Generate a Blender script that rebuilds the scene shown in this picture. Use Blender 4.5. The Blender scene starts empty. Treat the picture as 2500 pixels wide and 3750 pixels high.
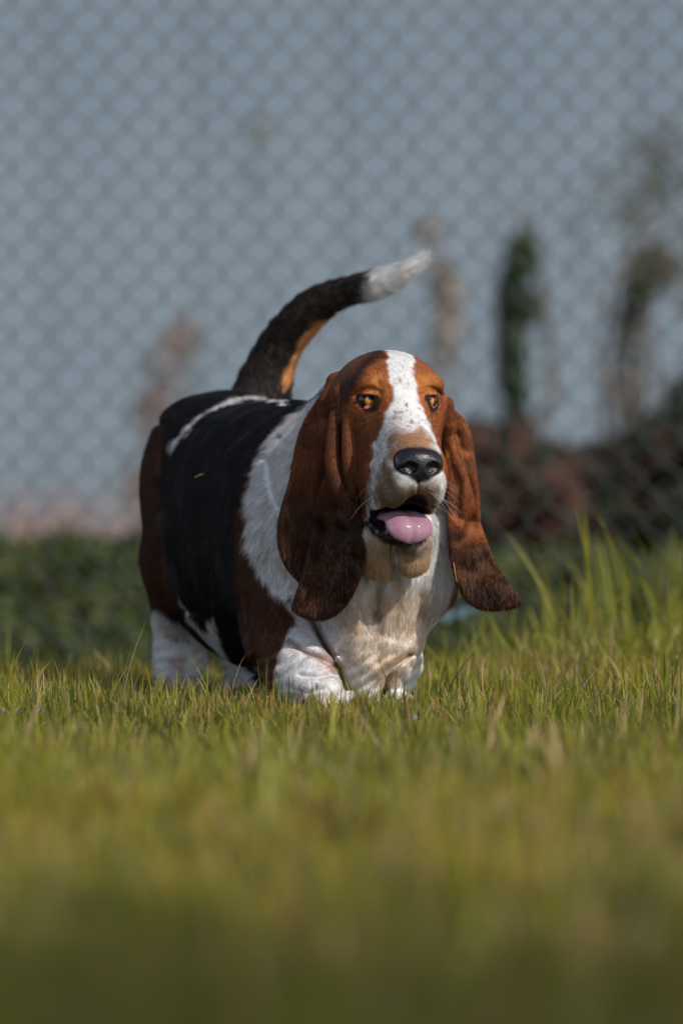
import bpy, math, random
import numpy as np
from mathutils import Vector, Matrix

rng = np.random.default_rng(7)
random.seed(7)
C = bpy.context.scene.collection
S = bpy.context.scene

# ------------------------------------------------------------------ camera
CAM_D, CAM_Z = 7.0, 0.242
cam_d = bpy.data.cameras.new('camera')
cam = bpy.data.objects.new('camera', cam_d)
C.objects.link(cam)
cam.location = (0, -CAM_D, CAM_Z)
cam.rotation_euler = (math.radians(90), 0, 0)
cam_d.sensor_fit = 'VERTICAL'
cam_d.sensor_height = 36
cam_d.lens = 201.6
cam_d.clip_start = 0.3
cam_d.clip_end = 3000
cam_d.dof.use_dof = True
cam_d.dof.focus_distance = CAM_D - 0.10
cam_d.dof.aperture_fstop = 4.1
S.camera = cam

# ------------------------------------------------------------------ light
SUN_EL, SUN_AZ = math.radians(39), math.radians(45)   # azimuth from the camera axis towards the right
W_ = bpy.data.worlds.new('World')
S.world = W_
W_.use_nodes = True
nt = W_.node_tree
nt.nodes.clear()
sky = nt.nodes.new('ShaderNodeTexSky')
sky.sky_type = 'NISHITA'
sky.sun_disc = False
sky.sun_elevation = SUN_EL
sky.sun_rotation = math.radians(180) - SUN_AZ
sky.altitude = 0
sky.air_density = 0.60
sky.dust_density = 0.45
sky.ozone_density = 0.5
bg = nt.nodes.new('ShaderNodeBackground')
bg.inputs['Strength'].default_value = 0.150
wo = nt.nodes.new('ShaderNodeOutputWorld')
hsv = nt.nodes.new('ShaderNodeHueSaturation')
hsv.inputs['Saturation'].default_value = 0.62
hsv.inputs['Hue'].default_value = 0.505
nt.links.new(sky.outputs[0], hsv.inputs['Color'])
nt.links.new(hsv.outputs[0], bg.inputs[0])
nt.links.new(bg.outputs[0], wo.inputs[0])
sun_d = bpy.data.lights.new('sun', 'SUN')
sun_d.energy = 3.0
sun_d.angle = math.radians(0.53)
sun_d.color = (1.0, 0.94, 0.85)
sun = bpy.data.objects.new('sun', sun_d)
C.objects.link(sun)
sdir = Vector((math.sin(SUN_AZ) * math.cos(SUN_EL), -math.cos(SUN_AZ) * math.cos(SUN_EL), math.sin(SUN_EL)))
sun.rotation_euler = sdir.to_track_quat('Z', 'Y').to_euler()
sun.location = (3, -3, 5)
S.view_settings.view_transform = 'Standard'
S.view_settings.look = 'None'
S.view_settings.exposure = 0.06
S.view_settings.gamma = 1
S.view_settings.use_curve_mapping = False
S.cycles.use_adaptive_sampling = False
S.cycles.max_bounces = 9
S.cycles.diffuse_bounces = 6
S.cycles.glossy_bounces = 2
S.cycles.transmission_bounces = 6
S.cycles.transparent_max_bounces = 8

# ------------------------------------------------------------------ helpers
def W(px, py, y):
    """a point of the place: px, py measured at 3000 px per metre on the plane of the dog, y its depth"""
    s = (CAM_D + y) / CAM_D / 3000.0
    return np.array(((px - 1250) * s, y, CAM_Z + (1875 - py) * s))

def to_px(P):
    s = CAM_D / (CAM_D + P[:, 1]) * 3000.0
    return 1250 + P[:, 0] * s, 1875 - (P[:, 2] - CAM_Z) * s

def tag(o, label=None, cat=None, group=None, kind=None):
    if label: o['label'] = label
    if cat: o['category'] = cat
    if group: o['group'] = group
    if kind: o['kind'] = kind
    return o

def empty(name, loc=(0, 0, 0)):
    o = bpy.data.objects.new(name, None)
    C.objects.link(o)
    o.location = loc
    o.empty_display_size = 0.05
    return o

def mesh_np(name, V, F, mat=None, parent=None, smooth=True, col=None):
    """V (n,3), F (m,3|4) numpy -> mesh object"""
    V = np.asarray(V, np.float32)
    F = np.asarray(F, np.int32)
    me = bpy.data.meshes.new(name)
    m, k = F.shape
    me.vertices.add(len(V))
    me.vertices.foreach_set('co', V.ravel())
    me.loops.add(m * k)
    me.loops.foreach_set('vertex_index', F.ravel())
    me.polygons.add(m)
    me.polygons.foreach_set('loop_start', np.arange(0, m * k, k, dtype=np.int32))
    me.polygons.foreach_set('loop_total', np.full(m, k, np.int32))
    me.update(calc_edges=True)
    me.polygons.foreach_set('use_smooth', np.full(m, smooth))
    if col is not None:
        a = me.color_attributes.new('Col', 'FLOAT_COLOR', 'POINT')
        cc = np.ones((len(V), 4), np.float32)
        cc[:, :3] = col
        a.data.foreach_set('color', cc.ravel())
    if mat: me.materials.append(mat)
    o = bpy.data.objects.new(name, me)
    C.objects.link(o)
    if parent: o.parent = parent
    return o

def material(name, color=(.5, .5, .5), rough=.6, attr=None, noise=None, bump=None, spec=.5, coat=0, **kw):
    m = bpy.data.materials.new(name)
    m.use_nodes = True
    t = m.node_tree
    p = t.nodes['Principled BSDF']
    p.inputs['Base Color'].default_value = (*color, 1)
    p.inputs['Roughness'].default_value = rough
    p.inputs['Specular IOR Level'].default_value = spec
    p.inputs['Coat Weight'].default_value = coat
    for k, v in kw.items():
        p.inputs[k.replace('_', ' ')].default_value = v
    src = None
    if attr:
        a = t.nodes.new('ShaderNodeAttribute')
        a.attribute_name = attr
        src = a.outputs['Color']
    if noise:                      # (scale, amount, color2)
        n = t.nodes.new('ShaderNodeTexNoise')
        n.inputs['Scale'].default_value = noise[0]
        n.inputs['Detail'].default_value = 5
        tc = t.nodes.new('ShaderNodeTexCoord')
        t.links.new(tc.outputs['Object'], n.inputs['Vector'])
        r = t.nodes.new('ShaderNodeValToRGB')
        r.color_ramp.elements[0].position = .5 - noise[1]
        r.color_ramp.elements[1].position = .5 + noise[1]
        t.links.new(n.outputs['Fac'], r.inputs[0])
        mx = t.nodes.new('ShaderNodeMix')
        mx.data_type = 'RGBA'
        t.links.new(r.outputs[0], mx.inputs[0])
        if src: t.links.new(src, mx.inputs[6])
        else: mx.inputs[6].default_value = (*color, 1)
        mx.inputs[7].default_value = (*noise[2], 1)
        src = mx.outputs[2]
    if src: t.links.new(src, p.inputs['Base Color'])
    if bump:                       # (scale, strength, distance)
        n = t.nodes.new('ShaderNodeTexNoise')
        n.inputs['Scale'].default_value = bump[0]
        n.inputs['Detail'].default_value = 4
        tc = t.nodes.new('ShaderNodeTexCoord')
        t.links.new(tc.outputs['Object'], n.inputs['Vector'])
        b = t.nodes.new('ShaderNodeBump')
        b.inputs['Strength'].default_value = bump[1]
        b.inputs['Distance'].default_value = bump[2]
        t.links.new(n.outputs['Fac'], b.inputs['Height'])
        t.links.new(b.outputs[0], p.inputs['Normal'])
    return m

_lat = rng.random((32, 32, 32)).astype(np.float32)
def vnoise(P, scale, off=0.0):
    """smooth value noise in 0..1 for points (n,3)"""
    Q = np.asarray(P, np.float32) * scale + off
    I = np.floor(Q).astype(np.int32)
    f = Q - I
    f = f * f * (3 - 2 * f)
    x0, y0, z0 = (I[:, 0]) & 31, (I[:, 1]) & 31, (I[:, 2]) & 31
    x1, y1, z1 = (x0 + 1) & 31, (y0 + 1) & 31, (z0 + 1) & 31
    fx, fy, fz = f[:, 0], f[:, 1], f[:, 2]
    def l(a, b, t): return a + (b - a) * t
    return l(l(l(_lat[x0, y0, z0], _lat[x1, y0, z0], fx), l(_lat[x0, y1, z0], _lat[x1, y1, z0], fx), fy),
             l(l(_lat[x0, y0, z1], _lat[x1, y0, z1], fx), l(_lat[x0, y1, z1], _lat[x1, y1, z1], fx), fy), fz)

def smin(a, b, k):
    h = np.maximum(k - np.abs(a - b), 0) / k
    return np.minimum(a, b) - h * h * (k * .25)
def smax(a, b, k): return -smin(-a, -b, k)
def sstep(x, a, b):
    t = np.clip((x - a) / (b - a), 0, 1)
    return t * t * (3 - 2 * t)

def ell(c, r, yaw=0, pitch=0, roll=0):
    c = np.asarray(c, np.float32)
    M = np.array(Matrix.Rotation(yaw, 3, 'Z') @ Matrix.Rotation(pitch, 3, 'X') @ Matrix.Rotation(roll, 3, 'Y'), np.float32)
    r = np.asarray(r, np.float32)
    def f(P):
        Q = (P - c) @ M
        A = Q / r
        k0 = np.sqrt((A * A).sum(1)) + 1e-6
        B = A / r
        k1 = np.sqrt((B * B).sum(1)) + 1e-6
        return k0 * (k0 - 1) / k1
    return f

def cone(a, b, ra, rb):
    a = np.asarray(a, np.float32); b = np.asarray(b, np.float32)
    ba = b - a
    L = float(ba @ ba)
    def f(P):
        Q = P - a
        h = np.clip(Q @ ba / L, 0, 1)
        d = Q - h[:, None] * ba
        return np.sqrt((d * d).sum(1)) - (ra + (rb - ra) * h)
    return f

def chain(pts, rad, k=.02):
    fs = [cone(pts[i], pts[i + 1], rad[i], rad[i + 1]) for i in range(len(pts) - 1)]
    def f(P):
        d = fs[0](P)
        for g in fs[1:]: d = smin(d, g(P), k)
        return d
    return f

def poly_sd(x, y, poly):
    """signed distance (negative inside) to polygon"""
    p = np.asarray(poly, np.float32)
    n = len(p)
    d = np.full(x.shape, 1e9, np.float32)
    ins = np.zeros(x.shape, bool)
    for i in range(n):
        x0, y0 = p[i]; x1, y1 = p[(i + 1) % n]
        ex, ey = x1 - x0, y1 - y0
        wx, wy = x - x0, y - y0
        t = np.clip((wx * ex + wy * ey) / (ex * ex + ey * ey + 1e-9), 0, 1)
        dx, dy = wx - ex * t, wy - ey * t
        d = np.minimum(d, dx * dx + dy * dy)
        if y0 != y1:
            ins ^= ((y0 > y) != (y1 > y)) & (x < ex * (y - y0) / (y1 - y0) + x0)
    d = np.sqrt(d)
    return np.where(ins, -d, d)

def line_d(x, y, pts):
    """distance to a polyline and the parameter 0..1 along it"""
    p = np.asarray(pts, np.float32)
    best = np.full(x.shape, 1e9, np.float32)
    par = np.zeros(x.shape, np.float32)
    n = len(p) - 1
    for i in range(n):
        ex, ey = p[i + 1] - p[i]
        wx, wy = x - p[i, 0], y - p[i, 1]
        t = np.clip((wx * ex + wy * ey) / (ex * ex + ey * ey + 1e-9), 0, 1)
        d = (wx - ex * t) ** 2 + (wy - ey * t) ** 2
        m = d < best
        best = np.where(m, d, best)
        par = np.where(m, (i + t) / n, par)
    return np.sqrt(best), par

def smooth_poly(pts, n=3):
    """closed Chaikin smoothing"""
    p = np.asarray(pts, float)
    for _ in range(n):
        q = np.roll(p, -1, 0)
        p = np.stack([.75 * p + .25 * q, .25 * p + .75 * q], 1).reshape(-1, 2)
    return p

def sheet(poly, ctrl, ridges=(), th=.003, edge=.004, sm=2):
    """a hanging flap of skin: outline, depth at control points, folds; thickness th"""
    pl = smooth_poly(poly, sm)
    ctrl = np.asarray(ctrl, np.float32)
    # 2-D tables on a 4 px lattice
    x0, x1 = pl[:, 0].min() - 60, pl[:, 0].max() + 60
    y0, y1 = pl[:, 1].min() - 60, pl[:, 1].max() + 60
    st = 4.0
    nx, ny = int((x1 - x0) / st) + 2, int((y1 - y0) / st) + 2
    gx, gy = np.meshgrid(x0 + st * np.arange(nx), y0 + st * np.arange(ny), indexing='ij')
    gx = gx.ravel().astype(np.float32); gy = gy.ravel().astype(np.float32)
    sd = poly_sd(gx, gy, pl) / 3000.
    w = 1.0 / (((gx[:, None] - ctrl[:, 0]) ** 2 + (gy[:, None] - ctrl[:, 1]) ** 2) / 1e4 + .03) ** 1.5
    h = (w * ctrl[:, 2]).sum(1) / w.sum(1)
    for pts, amp, wid in ridges:
        d, t = line_d(gx, gy, pts)
        fade = np.clip(np.minimum(t, 1 - t) * 6, 0.0, 1)
        h = h - amp * np.exp(-(d / wid) ** 2) * (.25 + .75 * fade)
    H = h.reshape(nx, ny)
    hx, hy = np.gradient(H, st / 3000.)
    G = 1 / np.sqrt(1 + hx ** 2 + hy ** 2)
    SD = sd.reshape(nx, ny)
    T = np.stack([H, G, SD], -1).astype(np.float32)
    def f(P):
        px, py = to_px(P)
        u = np.clip((px - x0) / st, 0, nx - 1.001); v = np.clip((py - y0) / st, 0, ny - 1.001)
        i = u.astype(np.int32); j = v.astype(np.int32)
        fu = (u - i)[:, None]; fv = (v - j)[:, None]
        A = (T[i, j] * (1 - fu) + T[i + 1, j] * fu) * (1 - fv) + (T[i, j + 1] * (1 - fu) + T[i + 1, j + 1] * fu) * fv
        out = np.hypot(np.maximum(np.abs(px - (x0 + x1) / 2) - (x1 - x0) / 2, 0), np.maximum(np.abs(py - (y0 + y1) / 2) - (y1 - y0) / 2, 0)) / 3000.
        a = np.abs(P[:, 1] - A[:, 0]) * A[:, 1]
        b = A[:, 2] + edge
        q = np.sqrt(np.maximum(a - th + edge, 0) ** 2 + np.maximum(b, 0) ** 2) + np.minimum(np.maximum(a - th + edge, b), 0) - edge
        return q + out
    return f

def surface_nets(D, org, h):
    """D dense field, negative inside -> V, quads"""
    ins = D < 0
    nx, ny, nz = D.shape
    s = np.zeros((nx - 1, ny - 1, nz - 1), np.int8)
    for a in (0, 1):
        for b in (0, 1):
            for c in (0, 1):
                s += ins[a:nx - 1 + a, b:ny - 1 + b, c:nz - 1 + c]
    act = np.nonzero((s > 0) & (s < 8))
    idx = np.full(s.shape, -1, np.int32)
    n = len(act[0])
    idx[act] = np.arange(n, dtype=np.int32)
    I, J, K = act
    acc = np.zeros((n, 3), np.float32); cnt = np.zeros(n, np.float32)
    cor = [(a, b, c) for a in (0, 1) for b in (0, 1) for c in (0, 1)]
    val = {q: D[I + q[0], J + q[1], K + q[2]] for q in cor}
    for q in cor:
        for ax in range(3):
            if q[ax] == 0:
                r = list(q); r[ax] = 1; r = tuple(r)
                va, vb = val[q], val[r]
                m = (va < 0) != (vb < 0)
                t = np.where(m, va / np.where(m, va - vb, 1), 0)
                p = np.zeros((n, 3), np.float32)
                p[:] = q
                p[:, ax] = t
                acc += p * m[:, None]; cnt += m
    V = np.stack([I, J, K], 1) + acc / np.maximum(cnt, 1)[:, None]
    V = V * h + org
    Q = []
    for ax in range(3):
        sl0 = [slice(1, -1)] * 3; sl0[ax] = slice(0, -1)
        sl1 = [slice(1, -1)] * 3; sl1[ax] = slice(1, None)
        A, B = ins[tuple(sl0)], ins[tuple(sl1)]
        for flip, M in ((0, A & ~B), (1, ~A & B)):
            e = np.nonzero(M)
            e = [e[i] + (0 if i == ax else 1) for i in range(3)]
            u, v = [(1, 2), (2, 0), (0, 1)][ax]
            def cell(du, dv):
                c = [x.copy() for x in e]
                c[u] -= du; c[v] -= dv
                return idx[c[0], c[1], c[2]]
            q = np.stack([cell(0, 0), cell(1, 0), cell(1, 1), cell(0, 1)], 1)
            Q.append(q[:, ::-1] if flip else q)
    Q = np.concatenate(Q)
    Q = Q[(Q >= 0).all(1)]
    return V.astype(np.float32), Q

def polygonise(f, lo, hi, h, B=5, band=.015):
    lo = np.asarray(lo, float); hi = np.asarray(hi, float)
    nb = np.ceil((hi - lo) / (h * B)).astype(int)
    n = nb * B
    ax = [lo[i] + h * (B * np.arange(nb[i]) + (B - 1) / 2) for i in range(3)]
    G = np.stack(np.meshgrid(*ax, indexing='ij'), -1).reshape(-1, 3).astype(np.float32)
    dc = f(G)
    D = np.repeat(np.repeat(np.repeat(dc.reshape(nb), B, 0), B, 1), B, 2).astype(np.float32)
    near = np.nonzero(np.abs(dc) < band)[0]
    bi = np.stack(np.unravel_index(near, nb), 1) * B
    o = np.stack(np.meshgrid(*[np.arange(B)] * 3, indexing='ij'), -1).reshape(-1, 3)
    for s in range(0, len(near), 4000):
        ids = (bi[s:s + 4000, None, :] + o[None]).reshape(-1, 3)
        P = (lo + ids * h).astype(np.float32)
        D[ids[:, 0], ids[:, 1], ids[:, 2]] = f(P)
    return surface_nets(D, lo, h)

# ================================================================== the dog
YAW = math.radians(13)
HR = np.array((math.cos(YAW), math.sin(YAW), 0))
HF = np.array((math.sin(YAW), -math.cos(YAW), 0))
HU = np.array((0, 0, 1.0))
E0 = W(1453, 1478, -.03)
def L(r, f, u): return E0 + r * HR + f * HF + u * HU
def he(c, r, pitch=0, roll=0): return ell(L(*c), (r[0], r[1], r[2]), YAW, pitch, roll)
def hc(a, b, ra, rb): return cone(L(*a), L(*b), ra, rb)

VOX = 0.002
# ---- head ----------------------------------------------------------------
head_add = [   # (sdf, blend)
    (he((0, -.055, .004), (.0695, .088, .0625)), .01),
    (he((0, -.10, .010), (.045, .055, .045)), .02),
    (hc((0, .0, -.008), (0, .092, -.068), .036, .030), .03),
    (he((0, .066, -.083), (.0395, .048, .036), pitch=.35), .02),
    (he((0, .10, -.082), (.034, .026, .030)), .015),
]
for s in (-1, 1):
    head_add += [
        (he((.035 * s, -.002, .0275), (.024, .021, .0135), roll=.30 * s), .008),       # brow
        (he((.046 * s, -.022, -.006), (.018, .030, .026)), .012),                      # cheekbone
        (he((.034 * s, -.008, -.062), (.0215, .034, .070), roll=.05 * s), .018),        # cheek skin
        (he((.0205 * s, .074, -.095), (.0200, .044, .033), pitch=.15), .010),         # upper lip
        (he((.029 * s, .035, -.102), (.0145, .036, .034), pitch=.1), .010),            # flew
    ]
head_add += [
    (he((-.002, .026, -.164), (.026, .048, .013), pitch=.05), .008),
    (he((-.003, .060, -.170), (.017, .016, .010)), .008),                    # lower jaw
    (hc((0, -.02, -.13), (0, .03, -.165), .035, .026), .015),
    (cone(W(1382, 1970, -.055), W(1388, 2064, -.042), .020, .0170), .005),             # dewlap lobes
    (cone(W(1345, 1950, -.03), W(1366, 2052, -.02), .020, .015), .02),
    (cone(W(1504, 1965, -.058), W(1506, 2050, -.045), .0190, .0180), .004),
    (cone(W(1538, 1970, -.05), W(1536, 2040, -.035), .013, .010), .015),
    (cone(W(1430, 1930, .035), W(1430, 2040, .08), .045, .06), .012),
]
mouth_cut = [
    (he((-.003, .05, -.1350), (.0330, .062, .0130), pitch=.12), .005),
    (hc((.001, .150, -.112), (-.002, .090, -.133), .0045, .0190), .004),
    (he((-.033, .036, -.1405), (.0090, .028, .0070), roll=.5), .004),
]
eye_c = [L(-.0398, .0055, .0045), L(.0370, .0060, .0045)]
def f_head(P):
    d = head_add[0][0](P)
    for g, k in head_add[1:]: d = smin(d, g(P), k)
    for g, k in mouth_cut: d = smax(d, -g(P), k)
    for s, e in zip((-1, 1), eye_c):
        c = e + .0095 * HF
        d = smax(d, -ell(c - .0030 * HU, (.0116, .012, .0090), YAW + s * .25, 0, -.16 * s)(P), .004)
    for s, e in zip((-1, 1), eye_c):      # heavy upper lids
        d = smin(d, ell(e + .0140 * HF + .0088 * HU - .0010 * s * HR, (.0130, .0060, .0036), YAW, 0, .22 * s)(P), .003)
    px, py = to_px(P)
    dd, _ = line_d(px, py, [(1443, 1995), (1445, 2050), (1440, 2150)])
    d = d + .016 * np.exp(-(dd / 13) ** 2) * (P[:, 1] < .03)
    dd, _ = line_d(px, py, [(1529, 1762), (1531, 1810)])
    d = d + .003 * np.exp(-(dd / 5) ** 2) * (P[:, 1] < -.08)
    for sx, cx in ((-1, 1348), (1, 1576)):
        dd, _ = line_d(px, py, [(cx - 42 * sx, 1436), (cx - 12 * sx, 1420), (cx + 20 * sx, 1426), (cx + 44 * sx, 1455)])
        d = d + .0035 * np.exp(-(dd / 8) ** 2) * (P[:, 1] < .02)
        dd, _ = line_d(px, py, [(cx - 34 * sx, 1395), (cx - 48 * sx, 1425), (cx - 44 * sx, 1470)])
        d = d + .0012 * np.exp(-(dd / 12) ** 2) * (P[:, 1] < .02)
    d = smax(d, -(_h1(P) - .0025), .002); d = smax(d, -(_h2(P) - .0025), .002)
    return d

def _dense(pts, rad, it=2):
    A = np.array([(*p, r) for p, r in zip(pts, rad)])
    for _ in range(it):
        A = np.vstack([A[:1], np.stack([.75 * A[:-1] + .25 * A[1:], .25 * A[:-1] + .75 * A[1:]], 1).reshape(-1, 4), A[-1:]])
    return [a[:3] for a in A], [a[3] for a in A]

# ---- ears (flaps of skin that hang beside the face) -------------------------
earLa = sheet([(1235, 1395), (1180, 1440), (1120, 1520), (1088, 1600), (1072, 1680), (1060, 1760), (1030, 1850), (1013, 1930), (1018, 2020), (1050, 2085), (1105, 2145), (1180, 2170), (1230, 1950), (1260, 1700), (1290, 1500)],
    [(1240, 1420, .045), (1260, 1560, .045), (1275, 1660, .035), (1130, 1540, .035), (1085, 1640, .035), (1180, 1600, .035), (1070, 1800, .015), (1180, 1800, .018), (1030, 1950, .015), (1120, 1950, .004), (1060, 2070, .012), (1150, 2120, .012), (1240, 1700, .02)],
    ridges=[([(1125, 1560), (1160, 1640), (1152, 1760), (1150, 1850), (1142, 1960)], .011, 26), ([(1200, 1450), (1190, 1540), (1195, 1700)], .006, 22), ([(1100, 1750), (1080, 1850), (1060, 1990)], .004, 28)], th=.004)
earLb = sheet([(1205, 1700), (1165, 1800), (1145, 1900), (1128, 2020), (1100, 2130), (1075, 2195), (1063, 2228), (1100, 2258), (1180, 2275), (1245, 2245), (1300, 2170), (1328, 2080), (1333, 1980), (1318, 1880), (1285, 1800), (1250, 1700)],
    [(1205, 1750, .006), (1250, 1780, .002), (1300, 1900, -.048), (1250, 1950, -.022), (1170, 1950, .006), (1140, 2050, -.002), (1100, 2200, -.028), (1200, 2240, -.034), (1290, 2120, -.050), (1215, 2080, -.030), (1325, 2000, -.066), (1330, 1930, -.060), (1320, 2090, -.062)],
    ridges=[([(1165, 1880), (1140, 2030), (1115, 2150), (1085, 2215)], .007, 20), ([(1280, 1880), (1290, 1990), (1270, 2110)], .004, 22)], th=.0045)
foldC = chain(*_dense([W(1240, 1430, -.008), W(1226, 1530, -.022), W(1216, 1630, -.030), W(1218, 1710, -.034), W(1238, 1785, -.038), W(1264, 1850, -.042), W(1294, 1920, -.040)], [.005, .0066, .0078, .0084, .0084, .0074, .003], 2), .003)
foldD = chain(*_dense([W(1274, 1460, -.030), W(1268, 1560, -.040), W(1270, 1640, -.044), W(1273, 1720, -.046), W(1290, 1810, -.044)], [.004, .0050, .0058, .0060, .003], 2), .003)
foldE = chain([W(1232, 1400, .03), W(1215, 1480, .022), W(1200, 1600, .02), W(1190, 1720, .022)], [.012, .012, .010, .006])
earRa = sheet([(1632, 1480), (1665, 1500), (1705, 1540), (1728, 1600), (1737, 1680), (1748, 1760), (1756, 1840), (1758, 1920), (1740, 2000), (1690, 1990), (1650, 1900), (1640, 1750), (1630, 1600)],
    [(1640, 1500, .05), (1700, 1550, .045), (1730, 1650, .045), (1750, 1850, .045), (1680, 1700, .03), (1690, 1900, .03)],
    ridges=[([(1665, 1520), (1705, 1590), (1712, 1680), (1735, 1800), (1745, 1900)], .006, 20)], th=.004)
earRb = sheet([(1628, 1560), (1650, 1580), (1680, 1660), (1710, 1730), (1738, 1840), (1760, 1920), (1780, 1985), (1815, 2060), (1858, 2130), (1898, 2180), (1910, 2205), (1895, 2222), (1840, 2235), (1760, 2236), (1700, 2200), (1665, 2130), (1645, 2040), (1638, 1940), (1640, 1830), (1632, 1740), (1625, 1650)],
    [(1635, 1600, .035), (1650, 1750, .02), (1700, 1850, .015), (1740, 1920, .03), (1650, 1950, .005), (1700, 2050, -.005), (1780, 2060, .012), (1680, 2150, -.010), (1800, 2180, -.012), (1890, 2205, .002)],
    ridges=[([(1640, 1570), (1672, 1680), (1706, 1760), (1704, 1850), (1690, 1920), (1668, 1980)], .006, 15), ([(1700, 1970), (1740, 2060), (1800, 2150), (1850, 2200)], .004, 26), ([(1652, 1960), (1662, 2080), (1700, 2180)], .003, 18)], th=.0045)
earRc = sheet([(1590, 1560), (1650, 1560), (1680, 1800), (1668, 1960), (1648, 2000), (1622, 1950), (1598, 1880), (1588, 1750)], [(1600, 1600, .05), (1660, 1800, .055), (1610, 1880, .06), (1640, 1980, .05)], th=.006)
foldR = chain([W(1628, 1480, .02), W(1640, 1560, .03), W(1645, 1640, .035)], [.010, .009, .005], .004)
ear_tab = [(earLa, .006), (earLb, .004), (foldC, .0035), (foldD, .0035), (foldE, .012), (earRa, .006), (earRb, .005), (foldR, .008), (earRc, .01)]
def f_ears(P):
    d = ear_tab[0][0](P)
    for g, k in ear_tab[1:]: d = smin(d, g(P), k)
    return d

# ---- trunk, neck, legs -----------------------------------------------------
BY = math.radians(20)
trunk = [
    (ell((-.045, .27, .210), (.128, .28, .164), BY), .01),
    (ell(W(842, 1890, .58), (.103, .15, .153), BY), .06),
    (ell(W(792, 1700, .60), (.062, .12, .074), BY), .08),
    (cone(W(688, 1612, .60), W(652, 1760, .60), .0275, .0265), .05),
    (ell(W(1015, 1630, .40), (.06, .15, .050), BY), .05),
    (cone(W(1285, 2390, .06), W(1290, 2490, .06), .030, .020), .03),
    (ell(W(915, 1980, .42), (.108, .18, .158), BY), .05),
    (ell((.026, .135, .212), (.110, .12, .125), BY), .05),
    (ell(W(1378, 2215, .07), (.066, .058, .108), 0), .04),            # brisket
    (cone(W(1350, 1850, .18), W(1420, 1560, .08), .105, .062), .05),   # neck
    (cone(W(1230, 1640, .20), W(1330, 1480, .13), .052, .048), .05),
    (ell(W(1560, 2030, .10), (.031, .07, .074), 0, 0, .1), .03),      # shoulder, far side
    (ell(W(985, 2080, .16), (.055, .09, .100), BY), .03),             # shoulder, near side
    (cone(W(1350, 2370, .04), W(1335, 2520, .03), .042, .015), .03),  # point of the brisket skin
    (cone(W(1300, 2140, .02), W(1345, 2400, .03), .022, .020), .02),
    (cone(W(1480, 2120, .015), W(1420, 2380, .03), .022, .020), .02),
    (cone(W(1590, 1980, .05), W(1585, 2150, .05), .030, .026), .03),
]
legs = [
    # near front leg: upper arm, forearm, paw
    (chain([W(1010, 2180, .13), W(1040, 2330, .08), W(1090, 2440, .03), W(1145, 2520, -.01)], [.048, .046, .038, .034]), .025),
    (ell(W(1185, 2545, -.035), (.034, .040, .028), .2), .015),
    (chain([W(1090, 2400, .02), W(1170, 2455, -.005), W(1225, 2530, -.02)], [.026, .026, .022]), .01),
    # far front leg
    (chain([W(1494, 2180, .12), W(1468, 2330, .12), W(1465, 2440, .11), W(1445, 2540, .10)], [.034, .026, .021, .020]), .012),
    (ell(W(1440, 2575, .07), (.026, .040, .018), -.1), .012),
    # near hind leg
    (chain([W(784, 1815, .60), W(758, 1900, .58), W(690, 2060, .58)], [.062, .062, .050]), .05),
    (chain([W(690, 2060, .59), W(668, 2260, .62), W(656, 2400, .62), W(655, 2520, .60)], [.050, .035, .030, .032]), .03),
    (ell(W(660, 2545, .54), (.034, .060, .026), .2), .02),
    # far hind leg
    (chain([W(1000, 1900, .62), W(985, 2200, .60), W(960, 2400, .64), W(930, 2500, .62)], [.08, .06, .042, .04]), .03),
    (ell(W(925, 2530, .56), (.04, .06, .026), .2), .02),
]
for i, (dx, dy) in enumerate(((-48, 8), (-18, 22), (18, 24), (46, 8))):
    legs.append((ell(W(1195 + dx, 2578 + dy * .5, -.066 + abs(dx) * .0003), (.0115, .020, .0135), .15), .006))
    legs.append((ell(W(1440 + dx * .8, 2590 + dy * .4, .035 + abs(dx) * .0003), (.009, .016, .011), -.1), .006))
tail_pts = [W(945, 1500, .66), W(975, 1370, .67), W(1030, 1260, .66), W(1105, 1160, .64), W(1190, 1095, .62), W(1275, 1062, .60), W(1355, 1045, .58), W(1430, 1022, .57), W(1490, 992, .56), W(1526, 962, .56)]
tail_rad = [.040, .0320, .0270, .0232, .0195, .0170, .0148, .0130, .0095, .0030]
def f_hind(P): return np.minimum(legs[5][0](P), np.minimum(legs[6][0](P), np.minimum(legs[7][0](P), np.minimum(legs[8][0](P), legs[9][0](P)))))
f_tail = chain(*_dense(tail_pts, tail_rad, 1), .004)
body_creases = []
def f_body(P):
    d = trunk[0][0](P)
    for g, k in trunk[1:]: d = smin(d, g(P), k)
    for g, k in legs: d = smin(d, g(P), k)
    d = smin(d, f_tail(P), .03)
    px, py = to_px(P)
    # loose skin: wrinkles round the lower legs, folds on the chest and flank
    m = sstep(py, 2330, 2440)
    wr = np.sin((py + 26 * np.sin(px * .018 + P[:, 1] * 30) + .35 * (px - 1100)) * .135) * .0009 + (vnoise(P * (1, 1, 2.2), 40) - .5) * .003
    d = d + m * wr * (P[:, 1] < .8)
    d = d + (vnoise(P, 22) - .5) * .006
    front = (P[:, 1] < .16)
    for pts, amp, wid in crease_lines:
        dd, t = line_d(px, py, pts)
        d = d + np.where(front, amp * np.exp(-(dd / wid) ** 2), 0)
    for pts, amp, wid in flank_lines:
        dd, t = line_d(px, py, pts)
        d = d + np.where((P[:, 0] < 0) & (P[:, 1] < .7), amp * np.exp(-(dd / wid) ** 2), 0)
    return d
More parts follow.
